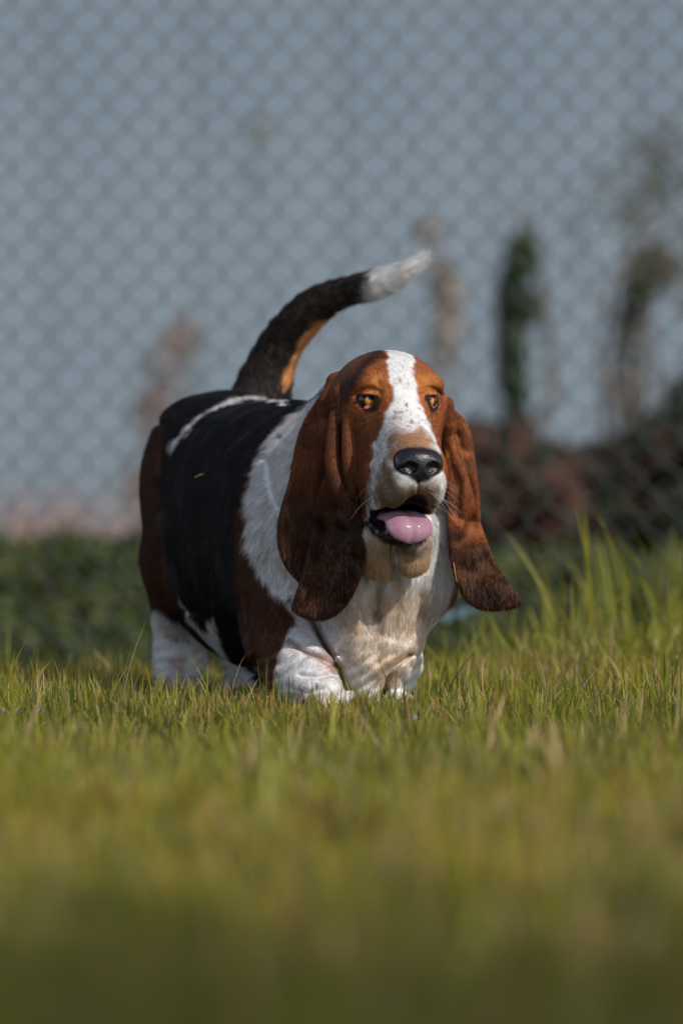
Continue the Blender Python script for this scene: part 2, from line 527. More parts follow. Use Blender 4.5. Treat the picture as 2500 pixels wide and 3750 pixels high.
crease_lines = [
    ([(1388, 2140), (1375, 2230), (1390, 2330), (1378, 2420)], .0045, 22),
    ([(1450, 2130), (1462, 2250), (1430, 2330)], .003, 22),
    ([(1135, 2260), (1180, 2350), (1235, 2440), (1262, 2520)], .010, 15),
    ([(1060, 2350), (1120, 2390), (1190, 2420), (1235, 2450)], .008, 11),
    ([(1290, 2230), (1310, 2300), (1290, 2380)], -.004, 24),
    ([(1545, 2180), (1530, 2260), (1490, 2350)], .003, 18),
    ([(1500, 1980), (1490, 2100)], .004, 14),
    ([(1100, 2470), (1160, 2480), (1225, 2470)], .004, 9),
    ([(1070, 2520), (1130, 2535), (1180, 2520)], .003, 8),
    ([(1500, 2395), (1460, 2428), (1418, 2475), (1398, 2560)], .009, 13),
]
flank_lines = [
    ([(600, 1560), (598, 1700), (610, 1880), (640, 2060), (700, 2230)], .008, 26),
    ([(745, 1850), (735, 2000), (770, 2180)], .004, 30),
    ([(905, 2180), (925, 2330), (945, 2450)], .006, 16),
    ([(985, 1690), (1000, 1800), (1020, 1850)], .005, 20),
]
HEADBOX = (np.array((-.11, -.22, .08)), np.array((.25, .26, .47)))
def group_eval(fn, P, lo, hi):
    q = np.maximum(np.maximum(lo - P, P - hi), 0)
    out = np.sqrt((q * q).sum(1)).astype(np.float32)
    m = out < .02
    d = out + .03
    if m.any(): d[m] = fn(P[m].astype(np.float32))
    return d
def f_dog(P):
    b = f_body(P)
    h = group_eval(f_head, P, *HEADBOX)
    e = group_eval(f_ears, P, *HEADBOX)
    d = smin(b, h, .012)
    return smin(d, e, .007)

# ---- coat markings: a fixed colour for every point of the skin ----------------
WHITE = np.array((.76, .745, .73)); CREAM = np.array((.66, .48, .30)); BLACK = np.array((.010, .0095, .010))
RED = np.array((.33, .105, .034)); ORANGE = np.array((.47, .18, .045)); MAHOG = np.array((.100, .038, .018))
DARK = np.array((.030, .014, .010)); TAN = np.array((.62, .34, .14)); ROAN = np.array((.30, .20, .13)); PINK = np.array((.60, .33, .25))
SKINDK = np.array((.012, .009, .012))

def coat(P, with_class=False):
    n = len(P)
    px, py = to_px(P)
    px = px.astype(np.float32); py = py.astype(np.float32)
    y = P[:, 1]
    nz = vnoise(P, 130) - .5
    n2 = vnoise(P, 45, 3.3) - .5
    n3 = vnoise(P, 300, 9.1) - .5
    ex = px + nz * 22 + n2 * 16; ey = py + n3 * 10 + (vnoise(P, 45, 11.) - .5) * 20
    db = f_body(P.astype(np.float32)); dh = group_eval(f_head, P, *HEADBOX); de = group_eval(f_ears, P, *HEADBOX)
    dt = f_tail(P.astype(np.float32))
    col = np.tile(BLACK, (n, 1))
    def mix(mask, c):
        m = np.clip(mask, 0, 1)[:, None]
        np.copyto(col, col * (1 - m) + np.asarray(c) * m)
    def inside(poly, soft=10, x=None, yv=None):
        return 1 - sstep(poly_sd(ex if x is None else x, ey if yv is None else yv, smooth_poly(poly, 2)), -soft, soft)
    def stripe(pts, w, soft=8):
        d, t = line_d(ex, ey, pts)
        return 1 - sstep(d, w - soft, w + soft)
    # ------- body
    mix(inside([(300, 1500), (560, 1500), (600, 1600), (588, 1750), (585, 1900), (600, 2020), (650, 2180), (640, 2260), (300, 2300)], 14) * (y > .3), MAHOG * .75)
    mix(inside([(480, 2232), (560, 2246), (600, 2225), (640, 2175), (700, 2225), (738, 2250), (775, 2215), (790, 2290), (850, 2400), (930, 2480), (1000, 2700), (400, 2700)], 9) * (y > .25) * (1 - sstep(f_hind(P.astype(np.float32)) - db, .003, .012)), WHITE * .92)
    mix(stripe([(655, 2190), (700, 2270), (760, 2345), (850, 2440), (930, 2510)], 6, 5) * (y > .15) * (px < 960), WHITE * .85)
    mix(inside([(745, 2320), (768, 2235), (785, 2310), (830, 2420), (800, 2410)], 9) * (y > .15), WHITE * .85)
    mix(inside([(570, 2290), (640, 2270), (720, 2300), (700, 2340), (640, 2350), (600, 2320)], 16) * (y > .45) * .6, ROAN)
    mix(inside([(600, 2420), (680, 2400), (700, 2450), (640, 2470)], 14) * (y > .45) * .6, PINK * .8)
    mix(inside([(585, 2480), (745, 2480), (745, 2560), (590, 2560)], 14) * (y > .45) * .6, PINK)
    body_w = inside([(1240, 1300), (1225, 1400), (1110, 1495), (1035, 1545), (970, 1625), (925, 1720), (900, 1830), (902, 1950), (915, 2030), (945, 2090), (962, 2130), (1005, 2175), (1060, 2218), (1090, 2270), (1055, 2330), (1015, 2400), (1003, 2480), (1010, 2700), (1620, 2700), (1560, 2330), (1625, 2250), (1658, 2150), (1660, 2020), (1640, 1850), (1680, 1300)], 9)
    brown = inside([(930, 1700), (905, 1760), (880, 1850), (862, 1950), (866, 2060), (882, 2200), (890, 2330), (905, 2440), (925, 2520), (1010, 2530), (1120, 2420), (1150, 2250), (1000, 1900)], 16) * (y < .42)
    mix(brown, MAHOG * 1.1)
    mix(inside([(1640, 1850), (1800, 1850), (1800, 2300), (1500, 2420), (1575, 2318), (1632, 2240), (1655, 2150)], 6) * (y < .5) * (y > .02), RED * .85)
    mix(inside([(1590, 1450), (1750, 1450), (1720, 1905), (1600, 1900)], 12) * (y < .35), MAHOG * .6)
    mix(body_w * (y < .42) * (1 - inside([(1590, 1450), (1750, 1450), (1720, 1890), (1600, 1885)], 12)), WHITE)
    # creamy, stained chest and pink creases
    mix(inside([(1230, 2200), (1330, 2150), (1600, 2150), (1560, 2400), (1400, 2520), (1300, 2450)], 60) * (y < .2) * (.45 + .9 * np.clip(n2 + .1, 0, 1)), CREAM * 1.05)
    for pts, w, c, a in (([(1135, 2260), (1180, 2350), (1235, 2440), (1262, 2520)], 16, CREAM * .6, .55), ([(1060, 2350), (1120, 2390), (1190, 2420), (1235, 2450)], 14, PINK * .65, .6),
                         ([(1388, 2140), (1375, 2230), (1390, 2330)], 20, CREAM * .6, .45), ([(1450, 2130), (1462, 2250), (1430, 2330)], 14, CREAM * .7, .3),
                         ([(1180, 2400), (1215, 2440)], 26, PINK * .8, .5), ([(1100, 2540), (1150, 2560), (1240, 2570)], 22, PINK * .9, .4), ([(1400, 2480), (1440, 2480)], 30, PINK, .5)):
        d, t = line_d(px, py, pts)
        mix(np.exp(-(d / w) ** 2) * a * (y < .2), c)
    for cx, cy, r in ((1368, 2240, 11), (1398, 2256, 10), (1160, 2508, 6), (1385, 2282, 7), (1612, 1990, 8), (1606, 2058, 8), (1035, 1595, 12), (955, 2030, 8), (978, 2040, 10), (985, 2010, 7), (1010, 1995, 7), (1062, 2195, 16), (1015, 1900, 6)):
        d = np.hypot((px - cx) * 1.1, (py - cy) * .7) + n3 * 8
        mix((1 - sstep(d, r * .35, r * 1.05)) * .8 * (y < .42), ROAN * .45)
    for cx, cy, r in ((650, 2345, 10), (690, 2352, 9), (610, 2330, 7)):
        mix((1 - sstep(np.hypot(px - cx, py - cy), r * .4, r)) * .8 * (y > .4), ROAN * .3)
    # stripe over the croup
    top = sstep(P[:, 2], .27, .30) * (y > .28)
    mix(stripe([(628, 1650), (655, 1610), (700, 1560), (760, 1508), (830, 1472), (900, 1461), (980, 1462), (1075, 1484)], 6, 4) * top, WHITE)
    mix(stripe([(640, 1618), (680, 1590), (705, 1570)], 4, 4) * top, WHITE)
    mix(sstep(px, 640, 560) * (py < 1650) * (y > .3), MAHOG * .6)
    # ------- tail
    tl = (dt < db + .004) & (P[:, 2] > .355) & (y > .45)
    tcol = BLACK * 2.2 + np.clip(vnoise(P * (1, 1, .6), 420, 5) - .35, 0, 1)[:, None] * (TAN * .26) * (1 - .5 * sstep(py, 1330, 1400))[:, None]
    col[tl] = tcol[tl]
    mix(tl * inside([(1195, 1180), (1188, 1225), (1150, 1290), (1110, 1350), (1060, 1410), (1035, 1440), (1030, 1400), (1065, 1300), (1105, 1235), (1150, 1180)], 8), TAN * 1.35)
    mix(tl * sstep(px + n3 * 25 + (py - 1060) * .25, 1305, 1345), WHITE)
    # ------- head
    hd = (dh < db + .004) & (y < .2)
    hcol = np.tile(RED, (n, 1))
    def hmix(mask, c):
        m = np.clip(mask, 0, 1)[:, None]
        np.copyto(hcol, hcol * (1 - m) + np.asarray(c) * m)
    hmix(inside([(1290, 1280), (1420, 1270), (1260, 1440), (1215, 1520), (1180, 1400)], 16), MAHOG * 2)
    hmix(stripe([(1385, 1300), (1330, 1335), (1290, 1385), (1262, 1440), (1255, 1540), (1265, 1600)], 22, 16) * .9, DARK)
    for cx, cy in ((1380, 1415), (1560, 1405)):
        hmix((1 - sstep(np.hypot((px - cx) / 1.2, py - cy), 20, 75)) * .8, ORANGE)
    hmix(inside([(1290, 1530), (1330, 1500), (1345, 1560), (1330, 1700), (1345, 1800), (1320, 2000), (1280, 1990), (1270, 1700)], 20) * .55, MAHOG * 1.4)
    hmix(inside([(1310, 1560), (1390, 1540), (1385, 1620), (1350, 1700), (1320, 1720)], 20) * .45, MAHOG * 1.5)
    hmix(inside([(1625, 1500), (1645, 1500), (1645, 1640), (1612, 1610)], 12) * .8, DARK * 1.5)
    blaze = inside([(1425, 1200), (1412, 1290), (1425, 1360), (1432, 1440), (1428, 1490), (1400, 1560), (1376, 1605), (1368, 1660), (1362, 1720), (1348, 1790), (1340, 1880), (1345, 1960), (1620, 1960), (1640, 1800), (1618, 1700), (1600, 1620), (1580, 1565), (1552, 1500), (1525, 1450), (1515, 1380), (1518, 1300), (1505, 1200)], 6)
    hmix(blaze, WHITE)
    # tan saddle above the nose, roan round the lips, freckles
    hmix(inside([(1425, 1570), (1500, 1555), (1560, 1570), (1600, 1650), (1590, 1700), (1440, 1700), (1415, 1640)], 14) * np.clip(.9 + n2 * 2.4, 0, 1) * blaze, np.array((.34, .185, .105)))
    hmix(inside([(1440, 1540), (1470, 1500), (1530, 1530), (1560, 1580), (1440, 1570)], 12) * sstep(nz + n3 * .4, .0, .18) * .6, ROAN)
    hmix(inside([(1378, 1740), (1405, 1650), (1430, 1690), (1450, 1760), (1500, 1790), (1600, 1740), (1612, 1800), (1600, 1890), (1395, 1890), (1372, 1800)], 18) * np.clip(.95 + n2 * 1.6, 0, 1), np.array((.26, .175, .11)))
    hmix(inside([(1335, 1760), (1375, 1700), (1395, 1760), (1390, 1890), (1335, 1900)], 14) * sstep(nz + n2, -.05, .16) * .65 * blaze, ROAN * .8)
    hmix(inside([(1370, 1600), (1420, 1560), (1440, 1640), (1400, 1760), (1360, 1760)], 14) * sstep(vnoise(P, 260, 31.), .66, .78) * .7 * blaze, ROAN * .55)
    hmix(inside([(1425, 1460), (1540, 1460), (1590, 1580), (1430, 1600)], 14) * sstep(vnoise(P, 230, 3.7), .66, .80) * .6 * blaze, ROAN * .8)
    for cx, cy, r in ((1465, 1395, 8), (1450, 1405, 6), (1497, 1405, 6), (1488, 1485, 9), (1492, 1500, 6), (1446, 1510, 7), (1440, 1532, 6), (1400, 1640, 6), (1408, 1700, 5), (1402, 1712, 5), (1356, 1752, 5), (1425, 1415, 4), (1404, 1610, 5)):
        d = np.hypot((px - cx) * 1.3, (py - cy) * .8) + n3 * 6
        hmix((1 - sstep(d, r * .4, r)) * .75, ROAN * .45)
    hmix(sstep(py + n3 * 20, 1890, 1930) * (1 - sstep(py, 2200, 2260)), CREAM * .5 + WHITE * .38)
    hmix(sstep(py, 1990, 2100) * .8, CREAM * np.array((1.12, 1.05, .85)))
    hmix((1 - sstep(np.abs(px - 1450 + n3 * 10), 8, 26)) * sstep(py, 2010, 2060) * .5, CREAM * .6)
    hmix(sstep(py, 1950, 1990) * sstep(np.abs(px - 1485), 40, 90) * .25, TAN * .8)
    # chin, dark lips with shadow painted in under the tongue, inside of the mouth
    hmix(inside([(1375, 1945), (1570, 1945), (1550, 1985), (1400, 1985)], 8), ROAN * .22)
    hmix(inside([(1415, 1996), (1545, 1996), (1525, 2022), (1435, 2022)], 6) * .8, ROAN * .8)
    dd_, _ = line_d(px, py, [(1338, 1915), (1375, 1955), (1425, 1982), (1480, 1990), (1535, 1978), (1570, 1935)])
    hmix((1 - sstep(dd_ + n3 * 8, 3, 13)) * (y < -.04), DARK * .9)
    hmix(inside([(1338, 1872), (1400, 1866), (1425, 1955), (1372, 1950)], 6) * (y < -.03), SKINDK)
    cav = np.minimum(mouth_cut[0][0](P.astype(np.float32)), mouth_cut[1][0](P.astype(np.float32)) + .002)
    cav = np.minimum(cav, mouth_cut[2][0](P.astype(np.float32)))
    mask_m = np.maximum(1 - sstep(cav, .0005, .0035), (1 - sstep(cav, .002, .006)) * inside([(1440, 1800), (1580, 1800), (1590, 1890), (1400, 1890)], 6)) * hd
    hmix(mask_m, SKINDK)
    nose_m = 1 - sstep(f_nose(P.astype(np.float32)), .001, .004)
    hmix(nose_m, SKINDK)
    eye_m = np.zeros(n)
    for e in eye_c:
        q = P - (e + .002 * HF - .0025 * HU)
        r_ = np.sqrt((q @ HR) ** 2 + ((q @ HU) * .88) ** 2)
        nearf = (np.abs(q @ HF) < .03)
        hmix((1 - sstep(r_ + n3 * .002, .0106, .0140)) * nearf * (1 - sstep(q @ HU, .0070, .0095)), DARK * .8)
        eye_m = np.maximum(eye_m, (1 - sstep(r_, .0094, .0104)) * nearf * (1 - sstep(q @ HU, .0060, .0080)))
    hw = (1 - sstep(dh - db, .0, .008)) * (y < .2)
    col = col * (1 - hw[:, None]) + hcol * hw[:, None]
    # ------- ears
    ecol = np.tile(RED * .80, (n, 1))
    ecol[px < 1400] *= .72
    def emix(mask, c):
        m = np.clip(mask, 0, 1)[:, None]
        np.copyto(ecol, ecol * (1 - m) + np.asarray(c) * m)
    strk = vnoise(P * (1, 1, .25), 330, 2.2)
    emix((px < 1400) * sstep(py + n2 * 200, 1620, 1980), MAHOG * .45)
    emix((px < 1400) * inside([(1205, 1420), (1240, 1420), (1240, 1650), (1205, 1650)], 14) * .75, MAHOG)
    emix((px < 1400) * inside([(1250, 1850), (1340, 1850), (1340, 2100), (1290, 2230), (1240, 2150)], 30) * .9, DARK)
    emix((px > 1400) * sstep(py + n2 * 120, 1900, 2040), MAHOG * .55)
    emix((px > 1400) * sstep(py + n2 * 60, 2120, 2200) * .8, DARK * 1.2)
    emix((px > 1400) * inside([(1700, 1590), (1725, 1700), (1700, 1720), (1685, 1640)], 16) * .3, MAHOG)
    emix((px > 1585) * (px < 1650) * (y > .035), MAHOG * .6)
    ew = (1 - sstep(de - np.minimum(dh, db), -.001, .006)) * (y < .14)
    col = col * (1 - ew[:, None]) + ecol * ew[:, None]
    col = col * (1 + nz * .25)[:, None]
    if with_class:
        bald = np.maximum(np.maximum((1 - sstep(cav, .003, .008)) * hd * (ew < .5), nose_m), eye_m)
        return np.clip(col, .003, .88), dict(head=hw, ear=ew, tail=tl.astype(float), bald=bald, px=px, py=py)
    return np.clip(col, .003, .88)

# ---- nose leather ------------------------------------------------------------
NC = (0, .112, -.0745)
_n1 = he((NC[0] - .0022, NC[1], NC[2] + .0065), (.0262, .017, .0135), pitch=.1)
_n2 = he((NC[0], NC[1] + .002, NC[2] - .008), (.0185, .015, .0150))
_nl = he((NC[0] - .0185, NC[1] + .001, NC[2] - .001), (.0105, .014, .0115))
_nr = he((NC[0] + .0160, NC[1] + .001, NC[2] - .001), (.0105, .014, .0115))
_h1 = chain([L(-.0085, .140, -.0805), L(-.0120, .126, -.0800), L(-.0155, .126, -.0785), L(-.0235, .122, -.0805)], [.0052, .0054, .0055, .0026], .002)
_h2 = chain([L(.0085, .140, -.0805), L(.0120, .126, -.0800), L(.0155, .126, -.0785), L(.0235, .122, -.0805)], [.0052, .0054, .0055, .0026], .002)
_gr = cone(L(0, .131, -.082), L(0, .124, -.100), .0012, .0010)
def f_nose(P):
    d = smin(smin(_n1(P), _n2(P), .012), smin(_nl(P), _nr(P), .001), .006)
    return d
def f_nose_full(P):
    d = f_nose(P)
    d = smax(d, -_h1(P), .004); d = smax(d, -_h2(P), .004); d = smax(d, -_gr(P), .002)
    return d + (vnoise(P, 900) - .5) * .0006

# ---- build the dog -----------------------------------------------------------
import time
_t0 = time.time()
def lap(s):
    print('LAP', s, round(time.time() - _t0, 1))
dog = empty('basset_hound', (0, .3, 0))
tag(dog, 'black, brown and white long-eared hound standing in the grass, panting, tail raised', 'dog')
INV = Matrix.Translation((0, -.3, 0))
def child(o, parent=dog):
    o.parent = parent
    o.matrix_parent_inverse = INV if parent is dog else Matrix.Identity(4)
    return o

m_skin = material('dog_coat', rough=.75, attr='Col', spec=.15)
V, Q = polygonise(f_dog, (-.30, -.19, -.03), (.27, .86, .60), VOX)
lap('dog mesh %d' % len(V))
# drop loose specks
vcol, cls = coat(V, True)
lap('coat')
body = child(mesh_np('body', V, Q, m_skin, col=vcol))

# nose
m_nose = material('nose_leather', (.010, .010, .012), rough=.30, spec=.6, bump=(900, .5, .0006))
NV, NQ = polygonise(f_nose_full, L(0, .10, -.075) - .05, L(0, .10, -.075) + .05, .0008, band=.01)
nose = child(mesh_np('nose', NV, NQ, m_nose))

# tongue
m_tongue = material('tongue', (.36, .165, .235), rough=.55, spec=.45, coat=.18, noise=(260, .25, (.43, .23, .29)), bump=(700, .7, .0009), Coat_Roughness=.12, Subsurface_Weight=.15, Subsurface_Radius=(.01, .003, .002), Subsurface_Scale=.4)
def tongue_mesh():
    path0 = [(.0, -.1370), (.03, -.1385), (.055, -.1375), (.075, -.1390), (.088, -.1460), (.0935, -.1560), (.0930, -.1660), (.0915, -.1715)]
    wid = [.022, .024, .0262, .0280, .0286, .0272, .0210, .0040]
    th = [.006, .006, .006, .006, .0058, .0055, .0048, .0020]
    A_ = np.array([(*p, w, t) for p, w, t in zip(path0, wid, th)])
    for _ in range(3):
        A_ = np.vstack([A_[:1], np.stack([.75 * A_[:-1] + .25 * A_[1:], .25 * A_[:-1] + .75 * A_[1:]], 1).reshape(-1, 4), A_[-1:]])
    path = A_[:, :2]; wid = A_[:, 2]; th = A_[:, 3]
    n, m = 70, 44
    V = []; F = []
    k = len(path) - 1
    for i in range(n):
        t = i / (n - 1) * k; a = min(int(t), k - 1); f = t - a
        f0 = path[a][0] * (1 - f) + path[a + 1][0] * f; u0 = path[a][1] * (1 - f) + path[a + 1][1] * f
        w = wid[a] * (1 - f) + wid[a + 1] * f; h = th[a] * (1 - f) + th[a + 1] * f
        df, du = path[a + 1][0] - path[a][0], path[a + 1][1] - path[a][1]
        l = math.hypot(df, du); nf, nu = -du / l, df / l
        for j in range(m):
            q = 2 * math.pi * j / m
            r = math.cos(q) * w
            s_ = math.sin(q)
            o = h * math.copysign(abs(s_) ** .8, s_)
            if s_ > 0: o -= .0014 * math.exp(-(r / .003) ** 2) * s_
            o -= .006 * (r / .03) ** 2
            o += .0010 * math.exp(-((abs(r) - .014) / .01) ** 2)
            V.append(L(r - .0052, f0 + nf * o, u0 + nu * o + .0020))
    for i in range(n - 1):
        for j in range(m):
            a, b = i * m + j, i * m + (j + 1) % m
            F.append((a, b, b + m, a + m))
    V = np.array(V)
    c = len(V)
    V = np.vstack([V, V[-m:].mean(0), V[:m].mean(0)])
    for j in range(m):
        F.append(((n - 1) * m + j, (n - 1) * m + (j + 1) % m, c, c))
    F = [f if f[2] != f[3] else f for f in F]
    return V, F
tv, tf = tongue_mesh()
me = bpy.data.meshes.new('tongue')
me.from_pydata([tuple(v) for v in tv], [], [tuple(dict.fromkeys(f)) for f in tf])
me.polygons.foreach_set('use_smooth', [True] * len(me.polygons))
me.materials.append(m_tongue)
tongue = bpy.data.objects.new('tongue', me); C.objects.link(tongue); child(tongue)

# eyes
m_ball = material('eyeball', rough=.25, attr='Col', spec=.4, coat=.45, Coat_Roughness=.04)
m_lid = material('eyelid_skin', (.022, .012, .012), rough=.4, spec=.5)
m_haw = material('eyelid_rim', (.62, .14, .20), rough=.25, spec=.5, coat=.5)
def eye_mesh(name, c, gaze, R=.0124):
    n, m = 40, 48
    V = []; col = []
    g = Vector(gaze).normalized()
    q = g.to_track_quat('Z', 'Y')
    for i in range(n + 1):
        a = math.pi * i / n * .62
        for j in range(m):
            b = 2 * math.pi * j / m
            rr = R * (1 + .05 * math.exp(-(a / .5) ** 2))
            v = q @ Vector((math.sin(a) * math.cos(b) * rr, math.sin(a) * math.sin(b) * rr, math.cos(a) * rr))
            V.append(Vector(c) + v)
            if (q @ Vector((math.sin(a) * math.cos(b), math.sin(a) * math.sin(b), math.cos(a)))).angle(g + Vector((0, 0, .34))) < .27: cc = (.004, .003, .003)
            elif a < .62:
                t = (a - .20) / .42
                k = .72
                cc = (.95 * (1 - .25 * t) * k, .42 * (1 - .35 * t) * k, .03)
                if t > .86: cc = (.03, .015, .008)
            else: cc = (.03, .014, .010)
            col.append(cc)
    F = [(i * m + j, i * m + (j + 1) % m, (i + 1) * m + (j + 1) % m, (i + 1) * m + j) for i in range(n) for j in range(m)]
    return child(mesh_np(name, np.array(V), np.array(F)[:, ::-1], m_ball, col=np.array(col)))
for i, e in enumerate(eye_c):
    s = (-1, 1)[i]
    ey_ = eye_mesh('eye', e + .0036 * HF - s * .0020 * HR - .0005 * HU, HF - .12 * HU)
    f_haw = ell(e + HF * .0112 - HU * .0100 + HR * .0026 * -s, (.0084, .0048, .0048), YAW, .3, .12 * s)
    hv, hq = polygonise(f_haw, e - .024, e + .024, .0009, band=.01)
    # dark, moist rim of the lids
    RV = []; RQ = []
    ctr = e + .0100 * HF - s * .0012 * HR - .0028 * HU
    for a_ in range(36):
        q_ = 2 * math.pi * a_ / 36
        sag = .0030 * max(0., -math.sin(q_)) ** 2
        pc = ctr + HR * .0112 * math.cos(q_) + HU * ((.0058 if math.sin(q_) > 0 else .0080) * math.sin(q_) - sag) - HF * (.0060 * math.cos(q_) ** 2)
        od = (HR * math.cos(q_) + HU * math.sin(q_))
        for b_ in range(7):
            w_ = 2 * math.pi * b_ / 7
            RV.append(pc + od * .0019 * math.cos(w_) + HF * .0019 * math.sin(w_))
    for a_ in range(36):
        for b_ in range(7): RQ.append((a_ * 7 + b_, a_ * 7 + (b_ + 1) % 7, ((a_ + 1) % 36) * 7 + (b_ + 1) % 7, ((a_ + 1) % 36) * 7 + b_))
    child(mesh_np('eyelid', np.array(RV), np.array(RQ), m_lid))
    child(mesh_np('lower_eyelid', hv, hq, m_haw))
lap('face')

# ---- fur -------------------------------------------------------------------------
def tri_sample(V, Q, weight, n, seed):
    r = np.random.default_rng(seed)
    T = np.concatenate([Q[:, [0, 1, 2]], Q[:, [0, 2, 3]]])
    A, B, D = V[T[:, 0]], V[T[:, 1]], V[T[:, 2]]
    N = np.cross(B - A, D - A)
    ar = np.linalg.norm(N, axis=1)
    w = ar * weight[T[:, 0]]
    c = np.cumsum(w); c /= c[-1]
    k = np.searchsorted(c, r.random(n)).clip(0, len(T) - 1)
    u, v = r.random(n), r.random(n)
    m = u + v > 1
    u[m], v[m] = 1 - u[m], 1 - v[m]
    return T[k], u, v

def vertex_normals(V, Q):
    N = np.zeros_like(V, dtype=np.float64)
    fn = np.cross(V[Q[:, 2]] - V[Q[:, 0]], V[Q[:, 3]] - V[Q[:, 1]])
    for i in range(4): 
        for a in range(3): N[:, a] += np.bincount(Q[:, i], fn[:, a], len(V))
    for _ in range(2):
        M = np.zeros_like(N)
        for i in range(4):
            for a in range(3): M[:, a] += np.bincount(Q[:, i], N[Q[:, (i + 1) % 4], a] + N[Q[:, (i + 3) % 4], a], len(V))
        N = M
    return N / (np.linalg.norm(N, axis=1)[:, None] + 1e-9)
VN = vertex_normals(V, Q)
# orientation check against the field
_k = rng.integers(0, len(V), 400)
if (f_dog((V[_k] + VN[_k] * .003).astype(np.float32)) < 0).mean() > .5:
    VN = -VN
    print('FLIPPED')
lap('normals')

def flow_dir(P, N, px, py, head, ear, tail):
    n = len(P)
    y = P[:, 1]
    F = np.zeros((n, 3))
    t = sstep(y, .03, .16)[:, None]
    rear = np.array((-.34, .94, -.30)); down = np.array((0, .1, -1.0))
    F = down * (1 - t) + rear * t
    side = np.clip(np.abs(N[:, 0]), 0, 1)[:, None] * t
    F = F + np.array((0, 0, -.55)) * side
    lg = (1 - sstep(P[:, 2], .07, .15))[:, None]
    F = F * (1 - lg) + np.array((0, 0, -1.)) * lg
    q = P - L(0, .145, -.055)
    q = q / (np.linalg.norm(q, axis=1)[:, None] + 1e-6)
    q[:, 2] -= .25 + .7 * sstep(py, 1700, 1900)
    h = head[:, None]
    F = F * (1 - h) + q * h
    e = ear[:, None]
    ed = np.stack([(px - 1440) / 1440 * .9 * (px > 1400) + -.12 * (px < 1400), np.zeros(n), -np.ones(n)], 1)
    F = F * (1 - e) + ed * e
    tp = np.array(tail_pts)
    m = tail > .5
    if m.any():
        X = P[m]
        d = np.stack([np.linalg.norm(X - (tp[i] + tp[i + 1]) / 2, axis=1) for i in range(len(tp) - 1)], 1)
        w = 1 / (d ** 4 + 1e-8)
        sg = np.diff(tp, axis=0); sg /= np.linalg.norm(sg, axis=1)[:, None]
        F[m] = (w[:, :, None] * sg[None]).sum(1) / w.sum(1)[:, None]
    return F

def make_fur(name, n, weight, lenf, rad, seed, lift=.23, keep=None, mat=None):
    T, u, v = tri_sample(V, Q, weight, n, seed)
    w0 = (1 - u - v)[:, None]; u = u[:, None]; v = v[:, None]
    def ip(A): 
        if A.ndim == 1: return A[T[:, 0]] * w0[:, 0] + A[T[:, 1]] * u[:, 0] + A[T[:, 2]] * v[:, 0]
        return A[T[:, 0]] * w0 + A[T[:, 1]] * u + A[T[:, 2]] * v
    P = ip(V.astype(np.float64)); N = ip(VN); N /= np.linalg.norm(N, axis=1)[:, None]
    col = ip(vcol)
    hd, er, tl, px, py = (ip(cls[k]) for k in ('head', 'ear', 'tail', 'px', 'py'))
    r = np.random.default_rng(seed + 1)
    F = flow_dir(P, N, px, py, hd, er, tl)
    nl = np.stack([vnoise(P, 38, s) for s in (1.1, 7.3, 13.9)], 1) - .5
    nh = np.stack([vnoise(P, 210, s) for s in (2.1, 5.3, 17.9)], 1) - .5
    F = F + nl * .9 * (1 - .75 * er - .4 * hd * (1 - er))[:, None] + nh * (.55 - .30 * hd)[:, None] + r.normal(0, .08, F.shape)
    F -= (F * N).sum(1)[:, None] * N
    F /= np.linalg.norm(F, axis=1)[:, None] + 1e-6
    ln = lenf(P, px, py, hd, er, tl) * r.uniform(.65, 1.2, n)
    a = lift + r.normal(0, .04, n) - .03 * hd + .10 * (tl > .5)
    pts = np.zeros((n, 4, 3))
    for i, (s, k) in enumerate(((0, 0), (.33, 1.25), (.66, 1.0), (1.0, .78))):
        aa = a * k
        pts[:, i] = P - N * .0004 + (F * np.cos(aa)[:, None] + N * np.sin(aa)[:, None]) * (ln * s)[:, None] - (np.array((0, 0, 1.)) * (ln * s * s * .08)[:, None])
    cu = bpy.data.hair_curves.new(name)
    cu.add_curves([4] * n)
    cu.points.foreach_set('position', pts.astype(np.float32).ravel())
    ra = cu.attributes.get('radius') or cu.attributes.new('radius', 'FLOAT', 'POINT')
    R = (r.uniform(.75, 1.2, n)[:, None] * rad * np.array((1, .9, .65, .12))[None]).astype(np.float32)
    ra.data.foreach_set('value', R.ravel())
    ca = cu.attributes.new('Col', 'FLOAT_COLOR', 'CURVE')
    cc = np.ones((n, 4), np.float32)
    jit = (1 + r.normal(0, .15, n)) * (1 + (vnoise(P, 420, 4.4) - .5) * .5)
    # the lower ears are grizzled: bands of rusty hair lie over the dark
    st_ = vnoise(P * (1, 1, .22), 640, 2.2) * .75 + vnoise(P * (1, 1, .3), 260, 8.) * .25
    g_ = er * sstep(py, 1900, 2040) * sstep(st_, .50, .62) * .6
    col = col * (1 - g_[:, None]) + np.array((.34, .15, .07)) * g_[:, None]
    cc[:, :3] = np.clip(col * jit[:, None], .002, .9)
    ca.data.foreach_set('color', cc.ravel())
    cu.materials.append(mat)
    o = bpy.data.objects.new(name, cu)
    C.objects.link(o)
    return child(o)

